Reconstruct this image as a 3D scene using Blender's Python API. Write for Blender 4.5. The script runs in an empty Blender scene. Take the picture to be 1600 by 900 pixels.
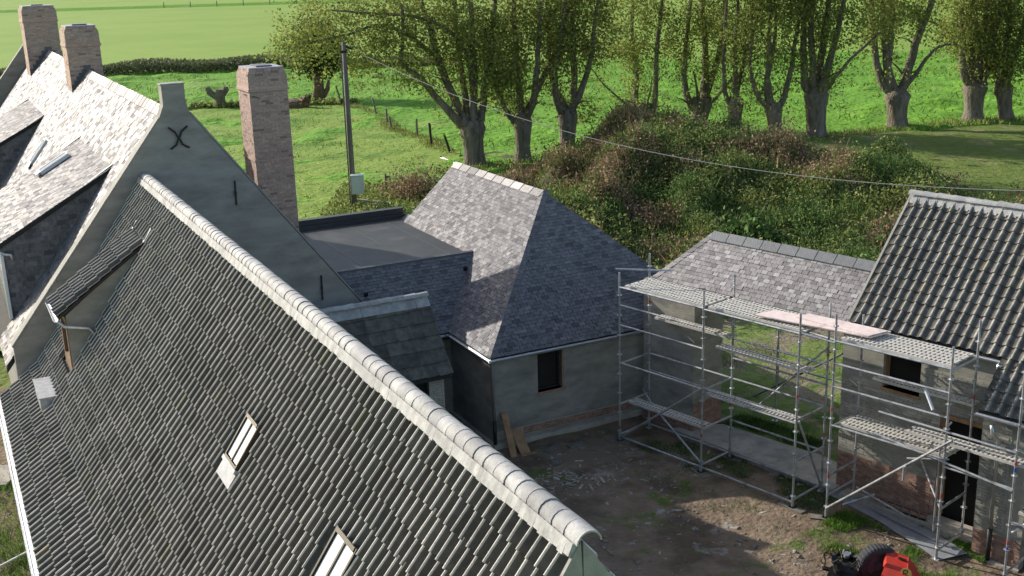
import bpy, math, random
import numpy as np
from mathutils import Vector, Matrix
random.seed(7); rng = np.random.default_rng(7)
R = math.radians
scene = bpy.context.scene
COL = scene.collection

# ------------------------------------------------------------------ camera, world, sun, exposure
CAM_H = 11.5
cam_data = bpy.data.cameras.new('camera'); cam = bpy.data.objects.new('camera', cam_data); COL.objects.link(cam)
cam_data.sensor_width = 36.0; cam_data.lens = 36.0*1760/1600; cam_data.clip_start = 0.1; cam_data.clip_end = 6000
Mc = Matrix(((1.0, .030, .000), (-.008, .277, -.961), (-.029, .960, .277)))   # rows: right, forward, up in camera axes
pitch = R(16.093); roll = math.atan2(.029, .960)
right = Vector((1, 0, 0)); fwd = Vector((0, math.cos(pitch), -math.sin(pitch))); upv = right.cross(fwd)
rr = right*math.cos(roll) - upv*math.sin(roll); uu = upv*math.cos(roll) + right*math.sin(roll)
m = Matrix.Identity(4)
for i in range(3):
    m[i][0] = rr[i]; m[i][1] = uu[i]; m[i][2] = -fwd[i]
m[2][3] = CAM_H
cam.matrix_world = m
scene.camera = cam

SUN_AZ, SUN_EL = R(-54.5), R(25.0)
world = bpy.data.worlds.new('World'); scene.world = world; world.use_nodes = True
nt = world.node_tree; bg = nt.nodes['Background']
sky = nt.nodes.new('ShaderNodeTexSky'); sky.sky_type = 'NISHITA'; sky.sun_disc = False
sky.sun_elevation = SUN_EL; sky.sun_rotation = SUN_AZ % (2*math.pi); sky.air_density = 1.0; sky.dust_density = 1.5; sky.altitude = 10
nt.links.new(sky.outputs[0], bg.inputs[0]); bg.inputs[1].default_value = 0.15
sl = bpy.data.lights.new('sun', 'SUN'); sl.energy = 4.4; sl.angle = R(0.5); sl.color = (1.0, .965, .91)
sun = bpy.data.objects.new('sun', sl); COL.objects.link(sun)
sdir = Vector((math.sin(SUN_AZ)*math.cos(SUN_EL), math.cos(SUN_AZ)*math.cos(SUN_EL), math.sin(SUN_EL)))
sun.rotation_euler = sdir.to_track_quat('Z', 'Y').to_euler()
sun.location = sdir*60
scene.view_settings.view_transform = 'Standard'; scene.view_settings.look = 'None'
scene.view_settings.exposure = 0.55; scene.view_settings.gamma = 1.0; scene.view_settings.use_curve_mapping = False
scene.view_settings.use_white_balance = True; scene.view_settings.white_balance_temperature = 6850; scene.view_settings.white_balance_tint = 10

# ------------------------------------------------------------------ materials
def nn(nt, t, **kw):
    n = nt.nodes.new(t)
    for k, v in kw.items(): setattr(n, k, v)
    return n

def pmat(name, c1, c2, scale=3.0, rough=.85, bump=.3, bscale=30.0, bdist=.02, var=None, vamt=.35, accent=None, spec=.5,
         metal=0.0, rvar=None, crest=None, stain=None, stretch=(1, 1, 1), sheen=0, trans=0.0, detail=6, mid=(.35, .68)):
    """noise-mixed colours on real-world position, optional per-piece variation ('obj' random or 'tv' attribute)"""
    mt = bpy.data.materials.new(name); mt.use_nodes = True; t = mt.node_tree
    b = t.nodes['Principled BSDF']
    geo = nn(t, 'ShaderNodeNewGeometry'); mp = nn(t, 'ShaderNodeMapping'); mp.inputs['Scale'].default_value = stretch
    t.links.new(geo.outputs['Position'], mp.inputs[0])
    no = nn(t, 'ShaderNodeTexNoise'); no.inputs['Scale'].default_value = scale; no.inputs['Detail'].default_value = detail
    no.inputs['Roughness'].default_value = .65
    t.links.new(mp.outputs[0], no.inputs['Vector'])
    cr = nn(t, 'ShaderNodeValToRGB'); cr.color_ramp.elements[0].position = mid[0]; cr.color_ramp.elements[1].position = mid[1]
    cr.color_ramp.elements[0].color = (*c1, 1); cr.color_ramp.elements[1].color = (*c2, 1)
    t.links.new(no.outputs['Fac'], cr.inputs[0]); out = cr.outputs[0]
    if stain:   # a second, larger noise: weathering patches
        n2 = nn(t, 'ShaderNodeTexNoise'); n2.inputs['Scale'].default_value = stain[1]; n2.inputs['Detail'].default_value = 5
        t.links.new(mp.outputs[0], n2.inputs['Vector'])
        mr = nn(t, 'ShaderNodeMapRange'); mr.inputs[1].default_value = stain[2]; mr.inputs[2].default_value = stain[3]
        t.links.new(n2.outputs['Fac'], mr.inputs[0])
        mx = nn(t, 'ShaderNodeMix', data_type='RGBA'); t.links.new(mr.outputs[0], mx.inputs[0])
        t.links.new(out, mx.inputs[6]); mx.inputs[7].default_value = (*stain[0], 1); out = mx.outputs[2]
    if var:
        if var == 'obj':
            src = nn(t, 'ShaderNodeObjectInfo').outputs['Random']
        else:
            src = nn(t, 'ShaderNodeAttribute', attribute_name='tv').outputs['Fac']
        mr = nn(t, 'ShaderNodeMapRange'); mr.inputs[3].default_value = 1-vamt; mr.inputs[4].default_value = 1+vamt
        t.links.new(src, mr.inputs[0])
        hs = nn(t, 'ShaderNodeHueSaturation'); t.links.new(mr.outputs[0], hs.inputs['Value']); t.links.new(out, hs.inputs['Color'])
        out = hs.outputs[0]
        if accent:
            for col, lo, hi in accent:
                # pick the pieces whose value falls in [lo, hi]
                a = nn(t, 'ShaderNodeMath', operation='COMPARE'); a.inputs[1].default_value = (lo+hi)/2; a.inputs[2].default_value = (hi-lo)/2
                t.links.new(src, a.inputs[0])
                f = nn(t, 'ShaderNodeMath', operation='MULTIPLY'); t.links.new(a.outputs[0], f.inputs[0]); t.links.new(no.outputs['Fac'], f.inputs[1])
                mx = nn(t, 'ShaderNodeMix', data_type='RGBA'); t.links.new(f.outputs[0], mx.inputs[0])
                t.links.new(out, mx.inputs[6]); mx.inputs[7].default_value = (*col, 1); out = mx.outputs[2]
    if rvar:    # some pieces shine, others stay dull
        h1 = nn(t, 'ShaderNodeMath', operation='MULTIPLY'); h1.inputs[1].default_value = 7.31; t.links.new(src, h1.inputs[0])
        h2 = nn(t, 'ShaderNodeMath', operation='FRACT'); t.links.new(h1.outputs[0], h2.inputs[0])
        h3 = nn(t, 'ShaderNodeMapRange'); h3.inputs[3].default_value = rvar[0]; h3.inputs[4].default_value = rvar[1]; t.links.new(h2.outputs[0], h3.inputs[0])
    if crest:   # sunlit roll, shaded pan painted into the colour, along with lichen wear and dirt
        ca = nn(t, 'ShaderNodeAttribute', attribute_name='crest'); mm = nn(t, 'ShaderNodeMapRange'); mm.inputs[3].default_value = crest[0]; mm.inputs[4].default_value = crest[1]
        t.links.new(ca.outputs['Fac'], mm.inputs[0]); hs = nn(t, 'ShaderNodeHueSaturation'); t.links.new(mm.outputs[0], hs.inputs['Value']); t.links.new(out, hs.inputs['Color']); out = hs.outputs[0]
    t.links.new(out, b.inputs['Base Color'])
    b.inputs['Roughness'].default_value = rough; b.inputs['Metallic'].default_value = metal
    if rvar: t.links.new(h3.outputs[0], b.inputs['Roughness'])
    b.inputs['Specular IOR Level'].default_value = spec
    if bump:
        n3 = nn(t, 'ShaderNodeTexNoise'); n3.inputs['Scale'].default_value = bscale; n3.inputs['Detail'].default_value = 5
        t.links.new(mp.outputs[0], n3.inputs['Vector'])
        bp = nn(t, 'ShaderNodeBump'); bp.inputs['Strength'].default_value = bump; bp.inputs['Distance'].default_value = bdist
        t.links.new(n3.outputs['Fac'], bp.inputs['Height']); t.links.new(bp.outputs[0], b.inputs['Normal'])
    if trans:
        tr = nn(t, 'ShaderNodeBsdfTranslucent'); t.links.new(out, tr.inputs[0])
        ms = nn(t, 'ShaderNodeMixShader'); ms.inputs[0].default_value = trans
        t.links.new(b.outputs[0], ms.inputs[1]); t.links.new(tr.outputs[0], ms.inputs[2])
        t.links.new(ms.outputs[0], t.nodes['Material Output'].inputs[0])
    return mt

def pair(name, *a, **k):
    return {v: pmat(name+'_'+v, *a, var=v, **k) for v in ('obj', 'tv')}

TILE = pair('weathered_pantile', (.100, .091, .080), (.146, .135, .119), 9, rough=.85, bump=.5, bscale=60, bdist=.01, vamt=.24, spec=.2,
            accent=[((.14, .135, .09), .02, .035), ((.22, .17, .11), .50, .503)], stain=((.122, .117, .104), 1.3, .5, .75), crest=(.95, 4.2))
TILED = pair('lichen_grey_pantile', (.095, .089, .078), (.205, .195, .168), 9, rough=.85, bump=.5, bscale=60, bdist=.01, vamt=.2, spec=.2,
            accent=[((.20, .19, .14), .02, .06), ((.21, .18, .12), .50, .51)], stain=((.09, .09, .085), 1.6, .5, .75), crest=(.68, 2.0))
TILEG = pair('flat_grey_tile', (.075, .073, .062), (.145, .14, .12), 6, rough=.9, bump=.5, bscale=50, bdist=.01, vamt=.2, spec=.12)
SLATE = pair('natural_slate', (.104, .099, .105), (.188, .18, .188), 11, rvar=(.48, .82), bump=.5, bscale=45, bdist=.012, vamt=.20, spec=.31,
            accent=[((.21, .205, .21), .96, 1.0), ((.055, .055, .065), .05, .12)])
SLATEC = pair('brown_grey_slate', (.165, .153, .152), (.29, .272, .268), 9, rvar=(.42, .75), bump=.4, bscale=45, bdist=.01, vamt=.26, spec=.4,
            accent=[((.40, .39, .39), .94, 1.0), ((.10, .095, .10), .05, .12)])
CAP = pair('mortar_bedded_ridge', (.28, .28, .272), (.44, .435, .42), 9, rough=.75, bump=.4, bscale=40, bdist=.01, vamt=.16, spec=.4,
            stain=((.24, .24, .245), 2.2, .5, .7))
BRICK = pair('facing_brick', (.36, .24, .19), (.50, .375, .31), 16, rough=.9, bump=.4, bscale=80, bdist=.005, vamt=.16, spec=.3,
            accent=[((.14, .085, .075), .06, .11)])
BRICKR = pair('red_plinth_brick', (.225, .13, .097), (.35, .225, .175), 10, rough=.9, bump=.4, bscale=60, bdist=.005, vamt=.2, spec=.3)
BRICKG = pair('slurried_brick', (.28, .268, .225), (.38, .362, .305), 8, rough=.9, bump=.5, bscale=50, bdist=.008, vamt=.09, spec=.3)
M = {}
M['mortar'] = pmat('lime_mortar', (.30, .26, .225), (.40, .35, .30), 20, rough=.95)
M['render'] = pmat('cement_render', (.21, .203, .178), (.31, .298, .262), 2.2, rough=.92, bump=.35, bscale=22, bdist=.012, stretch=(1, 1, 2.2), stain=((.15, .148, .138), .9, .5, .72), spec=.3)
M['render_house'] = pmat('pale_cement_render', (.26, .25, .21), (.36, .345, .295), 2.6, rough=.93, bump=.5, bscale=18, bdist=.015, stretch=(1, 1, 2.4), stain=((.15, .155, .145), 1.1, .52, .75), spec=.3)
M['render_gable'] = pmat('grey_gable_render', (.215, .204, .186), (.325, .312, .285), 1.3, rough=.9, bump=.3, bscale=20, bdist=.01, stretch=(1, 1, 3), stain=((.33, .33, .30), .7, .56, .8), spec=.35)
M['coping'] = pmat('cement_coping', (.24, .232, .205), (.34, .33, .295), 5, rough=.9, bump=.3)
M['deck_dark'] = pmat('roofing_underlay', (.02, .02, .02), (.035, .035, .035), 5, rough=.95)
M['epdm'] = pmat('flat_roof_membrane', (.038, .039, .039), (.062, .063, .062), 1.4, rough=.55, bump=.2, bscale=12, stain=((.085, .082, .075), 1.0, .55, .75), spec=.3)
M['epdm_edge'] = pmat('black_membrane_upstand', (.025, .03, .032), (.045, .05, .052), 3, rough=.5, bump=.2)
M['zinc'] = pmat('zinc', (.42, .44, .46), (.58, .60, .62), 6, rough=.38, bump=.08, metal=.75)
M['lead'] = pmat('lead_flashing', (.24, .25, .27), (.38, .39, .41), 8, rough=.6, bump=.3, metal=.0)
M['lead_dark'] = pmat('dark_lead', (.07, .07, .08), (.12, .12, .13), 8, rough=.5, bump=.3)
M['galv'] = pmat('galvanised_steel', (.38, .39, .40), (.56, .57, .58), 14, rough=.42, bump=.08, metal=.6, stain=((.24, .25, .26), 5, .5, .7))
M['galv_deck'] = pmat('galvanised_deck_steel', (.50, .48, .43), (.66, .63, .57), 9, rough=.55, bump=.1, metal=.15)
M['iron'] = pmat('black_iron', (.012, .013, .013), (.03, .03, .03), 10, rough=.55, metal=.3)
M['red_tag'] = pmat('red_paint_band', (.36, .07, .07), (.46, .12, .10), 10, rough=.5)
M['blue_tag'] = pmat('blue_paint_band', (.05, .08, .35), (.07, .10, .45), 10, rough=.5)
M['timber'] = pmat('weathered_timber', (.24, .13, .065), (.36, .22, .12), 8, rough=.85, bump=.3, stretch=(1, 1, .2))
M['board'] = pmat('pink_board', (.62, .50, .46), (.75, .64, .60), 5, rough=.8, bump=.15, stain=((.50, .41, .38), 4, .55, .75))
M['dark_in'] = pmat('dark_interior', (.012, .011, .010), (.02, .018, .016), 3, rough=1, bump=0)
M['glass'] = pmat('window_glass', (.55, .58, .62), (.62, .65, .68), 1, rough=.12, bump=0, spec=1.0)
M['glass_dark'] = pmat('dark_glass', (.01, .012, .014), (.016, .018, .02), 1, rough=.08, bump=0, spec=.8)
M['white'] = pmat('white_coated_metal', (.66, .67, .68), (.76, .77, .78), 6, rough=.4, bump=.05)
M['black_frame'] = pmat('black_window_frame', (.015, .016, .018), (.03, .03, .032), 8, rough=.4, bump=0)
M['brown_frame'] = pmat('brown_window_frame', (.15, .08, .045), (.22, .13, .075), 8, rough=.6, bump=.1)
M['concrete'] = pmat('concrete', (.31, .28, .235), (.42, .39, .34), 4, rough=.93, bump=.3, bscale=25, stain=((.20, .19, .17), 1.5, .5, .7))
M['sheet'] = pmat('grey_corrugated_sheet', (.20, .21, .225), (.29, .30, .32), 4, rough=.55, bump=.2)
M['bark'] = pmat('poplar_bark', (.10, .085, .065), (.22, .19, .15), 5, rough=.95, bump=1.0, bscale=9, bdist=.10, stretch=(1, 1, .25), spec=.2, stain=((.24, .215, .19), 1.2, .52, .75))
M['pole_wood'] = pmat('tarred_pole_wood', (.12, .105, .085), (.20, .18, .15), 6, rough=.9, bump=.4, stretch=(1, 1, .15))
def leafmat(n, c1, c2, v=.45, tr=.45, acc=None):
    return pmat(n, c1, c2, 1.3, rough=.7, bump=0, var='tv', vamt=v, spec=.15, trans=tr, accent=acc)
M['leaf'] = leafmat('poplar_leaf', (.16, .20, .05), (.30, .33, .10), acc=[((.30, .25, .06), .03, .06)])
M['leaf_dark'] = leafmat('willow_leaf', (.035, .060, .018), (.085, .12, .035))
M['weed_green'] = leafmat('weed_green', (.06, .12, .03), (.13, .21, .06), .5, .25)
M['weed_olive'] = leafmat('weed_olive', (.16, .20, .05), (.30, .33, .11), .5, .25)
M['weed_brown'] = leafmat('weed_brown', (.20, .135, .08), (.34, .245, .15), .45, .2)
M['grass_blade'] = leafmat('grass_blade', (.08, .17, .025), (.17, .29, .05), .45, .3)
M['rubber'] = pmat('tyre_rubber', (.018, .018, .02), (.035, .035, .04), 12, rough=.8, bump=.2)
M['red_paint'] = pmat('red_machine_paint', (.45, .03, .02), (.58, .055, .035), 5, rough=.35, bump=.05, stain=((.28, .05, .03), 3, .6, .8))
M['yellow_badge'] = pmat('yellow_badge', (.55, .38, .05), (.62, .45, .08), 8, rough=.4, bump=0)
M['stone'] = pmat('rubble_stone', (.16, .145, .125), (.30, .28, .25), 12, rough=.95, bump=.4, var='tv', vamt=.45)
M['woodchip'] = pmat('splintered_wood', (.24, .20, .15), (.42, .37, .29), 12, rough=.9, bump=.3, var='tv', vamt=.35)
M['cable'] = pmat('grey_cable', (.16, .165, .17), (.22, .225, .23), 12, rough=.6, bump=0)
M['boxgrey'] = pmat('light_grey_cabinet', (.50, .54, .52), (.58, .62, .60), 3, rough=.5, bump=.03)
M['rust'] = pmat('rusty_root_wood', (.12, .07, .045), (.22, .14, .09), 3, rough=.95, bump=.8, bscale=8, bdist=.1)

def ground_mat(name, layers, bump=.6, bscale=4, bdist=.15, rough=.95):
    """layers: (colA, colB, noise scale, mask scale, mask lo, mask hi); first has no mask"""
    mt = bpy.data.materials.new(name); mt.use_nodes = True; t = mt.node_tree; b = t.nodes['Principled BSDF']
    geo = nn(t, 'ShaderNodeNewGeometry'); out = None
    for L in layers:
        cA, cB, s = L[:3]; st = L[6] if len(L) > 6 else (1, 1, 1)
        mp = nn(t, 'ShaderNodeMapping'); mp.inputs['Scale'].default_value = st; t.links.new(geo.outputs['Position'], mp.inputs[0])
        no = nn(t, 'ShaderNodeTexNoise'); no.inputs['Scale'].default_value = s; no.inputs['Detail'].default_value = 8; no.inputs['Roughness'].default_value = .7
        t.links.new(mp.outputs[0], no.inputs['Vector'])
        cr = nn(t, 'ShaderNodeValToRGB'); cr.color_ramp.elements[0].position = .33; cr.color_ramp.elements[1].position = .67
        cr.color_ramp.elements[0].color = (*cA, 1); cr.color_ramp.elements[1].color = (*cB, 1); t.links.new(no.outputs['Fac'], cr.inputs[0])
        if out is None: out = cr.outputs[0]
        else:
            m2 = nn(t, 'ShaderNodeTexNoise'); m2.inputs['Scale'].default_value = L[3]; m2.inputs['Detail'].default_value = 6; m2.inputs['Roughness'].default_value = .6
            t.links.new(geo.outputs['Position'], m2.inputs['Vector'])
            mr = nn(t, 'ShaderNodeMapRange'); mr.inputs[1].default_value = L[4]; mr.inputs[2].default_value = L[5]; t.links.new(m2.outputs['Fac'], mr.inputs[0])
            mx = nn(t, 'ShaderNodeMix', data_type='RGBA'); t.links.new(mr.outputs[0], mx.inputs[0]); t.links.new(out, mx.inputs[6]); t.links.new(cr.outputs[0], mx.inputs[7])
            out = mx.outputs[2]
    t.links.new(out, b.inputs['Base Color']); b.inputs['Roughness'].default_value = rough; b.inputs['Specular IOR Level'].default_value = .15
    nb = nn(t, 'ShaderNodeTexNoise'); nb.inputs['Scale'].default_value = bscale; nb.inputs['Detail'].default_value = 8
    t.links.new(geo.outputs['Position'], nb.inputs['Vector'])
    bp = nn(t, 'ShaderNodeBump'); bp.inputs['Strength'].default_value = bump; bp.inputs['Distance'].default_value = bdist
    t.links.new(nb.outputs['Fac'], bp.inputs['Height']); t.links.new(bp.outputs[0], b.inputs['Normal'])
    return mt
M['meadow'] = ground_mat('meadow_grass', [((.095, .23, .022), (.15, .32, .036), 1.2), ((.075, .17, .02), (.11, .22, .03), 2.5, .35, .56, .7, (.5, 1, 1)), ((.17, .25, .06), (.22, .30, .08), 3, .11, .56, .72)], bump=.9, bscale=2.2, bdist=.3)
M['paddock'] = ground_mat('paddock_grass', [((.14, .22, .035), (.22, .31, .06), .9), ((.08, .16, .02), (.12, .22, .03), 1.5, .22, .5, .62), ((.22, .21, .10), (.27, .25, .13), 2, .5, .66, .75)], bump=.8, bscale=3, bdist=.2)
M['far_field'] = ground_mat('far_field_grass', [((.17, .27, .038), (.20, .30, .05), .25), ((.15, .25, .035), (.17, .28, .042), .5, .03, .45, .6, (.3, 2, 1))], bump=.3, bscale=1, bdist=.2)
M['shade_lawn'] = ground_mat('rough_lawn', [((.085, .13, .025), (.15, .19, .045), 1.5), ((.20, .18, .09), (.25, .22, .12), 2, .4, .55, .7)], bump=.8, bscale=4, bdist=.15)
M['mud'] = ground_mat('courtyard_mud', [((.155, .112, .076), (.25, .19, .137), 1.6), ((.09, .067, .047), (.14, .105, .075), 3, .7, .48, .6), ((.27, .26, .24), (.38, .37, .35), 9, 1.1, .60, .68), ((.075, .11, .028), (.11, .15, .04), 5, .9, .57, .65), ((.20, .12, .09), (.26, .16, .12), 6, .45, .6, .7)], bump=1.0, bscale=9, bdist=.06)
M['mound'] = ground_mat('mound_soil', [((.05, .065, .022), (.09, .10, .035), 2), ((.10, .085, .05), (.14, .11, .07), 2, .5, .5, .6)], bump=1, bscale=4, bdist=.2)
M['lawn'] = ground_mat('yard_lawn', [((.10, .145, .035), (.19, .24, .07), 2.5), ((.17, .14, .10), (.25, .21, .15), 4, .55, .47, .56), ((.05, .09, .02), (.09, .14, .03), 3, .7, .55, .63)], bump=.8, bscale=8, bdist=.08)
M['hedge_far'] = leafmat('far_hedge_leaf', (.11, .13, .06), (.18, .195, .10), .4, .2)

# ------------------------------------------------------------------ mesh helpers
class MB:
    def __init__(s): s.v = []; s.f = []; s.tv = []; s.cr = {}
    def poly(s, pts, faces, tv=None):
        n = len(s.v); s.v += [tuple(p) for p in pts]
        tv = random.random() if tv is None else tv
        for f in faces: s.f.append([n+i for i in f]); s.tv.append(tv)
        return s
    def box(s, x0, x1, y0, y1, z0, z1, tv=None):
        return s.poly([(x0, y0, z0), (x1, y0, z0), (x1, y1, z0), (x0, y1, z0), (x0, y0, z1), (x1, y0, z1), (x1, y1, z1), (x0, y1, z1)],
                      [(3, 2, 1, 0), (4, 5, 6, 7), (0, 1, 5, 4), (1, 2, 6, 5), (2, 3, 7, 6), (3, 0, 4, 7)], tv)
    def hexa(s, b, t, tv=None):      # bottom ring, top ring, same count
        n = len(b)
        return s.poly(list(b)+list(t), [tuple(range(n-1, -1, -1)), tuple(range(n, 2*n))] + [(i, (i+1) % n, n+(i+1) % n, n+i) for i in range(n)], tv)
    def prism(s, pts, off, tv=None):  # polygon pushed by the vector off
        off = Vector(off); return s.hexa([Vector(p) for p in pts], [Vector(p)+off for p in pts], tv)
    def beam(s, a, b, w, h, tv=None):
        a = Vector(a); b = Vector(b); d = (b-a).normalized(); ref = Vector((0, 0, 1)) if abs(d.z) < .95 else Vector((1, 0, 0))
        x = d.cross(ref).normalized()*w/2; y = d.cross(x).normalized()*h/2
        return s.hexa([a-x-y, a+x-y, a+x+y, a-x+y], [b-x-y, b+x-y, b+x+y, b-x+y], tv)
    def tube(s, pts, r, n=8, tv=None, cap=True, wob=0):
        pts = [Vector(p) for p in pts]; k = len(pts)
        rs = r if isinstance(r, (list, tuple)) else [r]*k
        rings = []; px = None
        for i, p in enumerate(pts):
            d = (pts[min(i+1, k-1)]-pts[max(i-1, 0)]).normalized()
            if px is None:
                ref = Vector((0, 0, 1)) if abs(d.z) < .9 else Vector((1, 0, 0)); px = d.cross(ref).normalized()
            px = (px - d*px.dot(d)).normalized(); py = d.cross(px)
            rings.append([p + (px*math.cos(2*math.pi*j/n)+py*math.sin(2*math.pi*j/n))*rs[i]*(1+random.uniform(-wob, wob)) for j in range(n)])
        fs = [(i*n+j, i*n+(j+1) % n, (i+1)*n+(j+1) % n, (i+1)*n+j) for i in range(k-1) for j in range(n)]
        if cap: fs += [tuple(range(n-1, -1, -1)), tuple(range((k-1)*n, k*n))]
        return s.poly([q for ring in rings for q in ring], fs, tv)
    def mesh(s, name, base=(0, 0, 0), smooth=False):
        me = bpy.data.meshes.new(name); b = base
        me.from_pydata([(p[0]-b[0], p[1]-b[1], p[2]-b[2]) for p in s.v], [], s.f)
        if s.f:
            a = me.attributes.new('tv', 'FLOAT', 'FACE'); a.data.foreach_set('value', np.array(s.tv, dtype=np.float32))
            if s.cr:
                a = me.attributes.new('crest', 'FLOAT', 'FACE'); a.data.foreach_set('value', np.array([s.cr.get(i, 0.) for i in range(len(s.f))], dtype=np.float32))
            if smooth: me.polygons.foreach_set('use_smooth', [True]*len(me.polygons))
        return me

FRAMES = {'W': (0.0, 0.0, 0.0), 'A': (0.0, 0.0, R(26.9)), 'C': (2.56, 25.81, R(-48.5))}
def fxy(fr, x, y):
    ox, oy, a = FRAMES[fr]; return (ox+x*math.cos(a)-y*math.sin(a), oy+x*math.sin(a)+y*math.cos(a))
def fworld(fr, p):
    x, y = fxy(fr, p[0], p[1]); return Vector((x, y, p[2]))
BASE = {}; FR = {}
CAMP = Vector((0, 0, CAM_H))
def place(o, fr, base):
    x, y = fxy(fr, base[0], base[1]); o.location = (x, y, base[2]); o.rotation_euler = (0, 0, FRAMES[fr][2])
    BASE[o.name] = base; FR[o.name] = fr
def props(o, label, cat, group=None, kind=None):
    if label: o['label'] = label
    if cat: o['category'] = cat
    if group: o['group'] = group
    if kind: o['kind'] = kind
def thing(name, label, cat, fr, base, group=None):
    o = bpy.data.objects.new(name, None); COL.objects.link(o); o.empty_display_size = .2
    place(o, fr, base); props(o, label, cat, group); return o
def one(name, mb, mat, fr, base, label=None, cat=None, group=None, kind=None, smooth=False):
    me = mb.mesh(name, base, smooth); me.materials.append(mat)
    o = bpy.data.objects.new(name, me); COL.objects.link(o); place(o, fr, base); props(o, label, cat, group, kind); return o
def part(name, mb, mat, parent, kind=None, label=None, smooth=False):
    base = BASE[parent.name]; me = mb.mesh(name, base, smooth); me.materials.append(mat)
    o = bpy.data.objects.new(name, me); COL.objects.link(o); o.parent = parent
    BASE[o.name] = base; FR[o.name] = FR[parent.name]
    if kind: o['kind'] = kind
    if label: o['label'] = label
    return o
def piece(name, me, parent, mtx):    # shared mesh data, placed by a matrix in frame coordinates
    base = BASE[parent.name]; o = bpy.data.objects.new(name, me); COL.objects.link(o); o.parent = parent
    o.matrix_local = Matrix.Translation(-Vector(base)) @ mtx
    return o
def npmesh(name, V, F, mat, tv=None, kind='stuff', fr='W', parent=None, label=None, cat=None, base=(0, 0, 0)):
    me = bpy.data.meshes.new(name); V = np.asarray(V, dtype=np.float32); F = np.asarray(F, dtype=np.int32); k = F.shape[1]
    me.vertices.add(len(V)); me.vertices.foreach_set('co', V.ravel()); me.loops.add(F.size); me.loops.foreach_set('vertex_index', F.ravel())
    me.polygons.add(len(F)); me.polygons.foreach_set('loop_start', np.arange(0, F.size, k, dtype=np.int32)); me.polygons.foreach_set('loop_total', np.full(len(F), k, dtype=np.int32))
    me.update(calc_edges=True)
    if tv is not None:
        a = me.attributes.new('tv', 'FLOAT', 'FACE'); a.data.foreach_set('value', np.asarray(tv, dtype=np.float32))
    me.materials.append(mat); o = bpy.data.objects.new(name, me); COL.objects.link(o)
    if parent is not None: o.parent = parent
    else: place(o, fr, base)
    props(o, label, cat, None, kind); return o

def clip(poly, subj):
    """Sutherland-Hodgman, both convex, counter-clockwise"""
    out = subj
    for i in range(len(poly)):
        a, b = poly[i], poly[(i+1) % len(poly)]; inp, out = out, []
        if not inp: return []
        side = lambda p: (b[0]-a[0])*(p[1]-a[1])-(b[1]-a[1])*(p[0]-a[0])
        for j in range(len(inp)):
            p, q = inp[j], inp[(j+1) % len(inp)]; sp, sq = side(p), side(q)
            if sp >= 0: out.append(p)
            if (sp >= 0) != (sq >= 0):
                t = sp/(sp-sq); out.append((p[0]+(q[0]-p[0])*t, p[1]+(q[1]-p[1])*t))
    return out
def ccw(poly):
    ar = sum(poly[i][0]*poly[(i+1) % len(poly)][1]-poly[(i+1) % len(poly)][0]*poly[i][1] for i in range(len(poly)))
    return poly if ar > 0 else poly[::-1]
def inpoly(poly, x, y):
    for i in range(len(poly)):
        a, b = poly[i], poly[(i+1) % len(poly)]
        if (b[0]-a[0])*(y-a[1])-(b[1]-a[1])*(x-a[0]) < 0: return False
    return True

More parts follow.
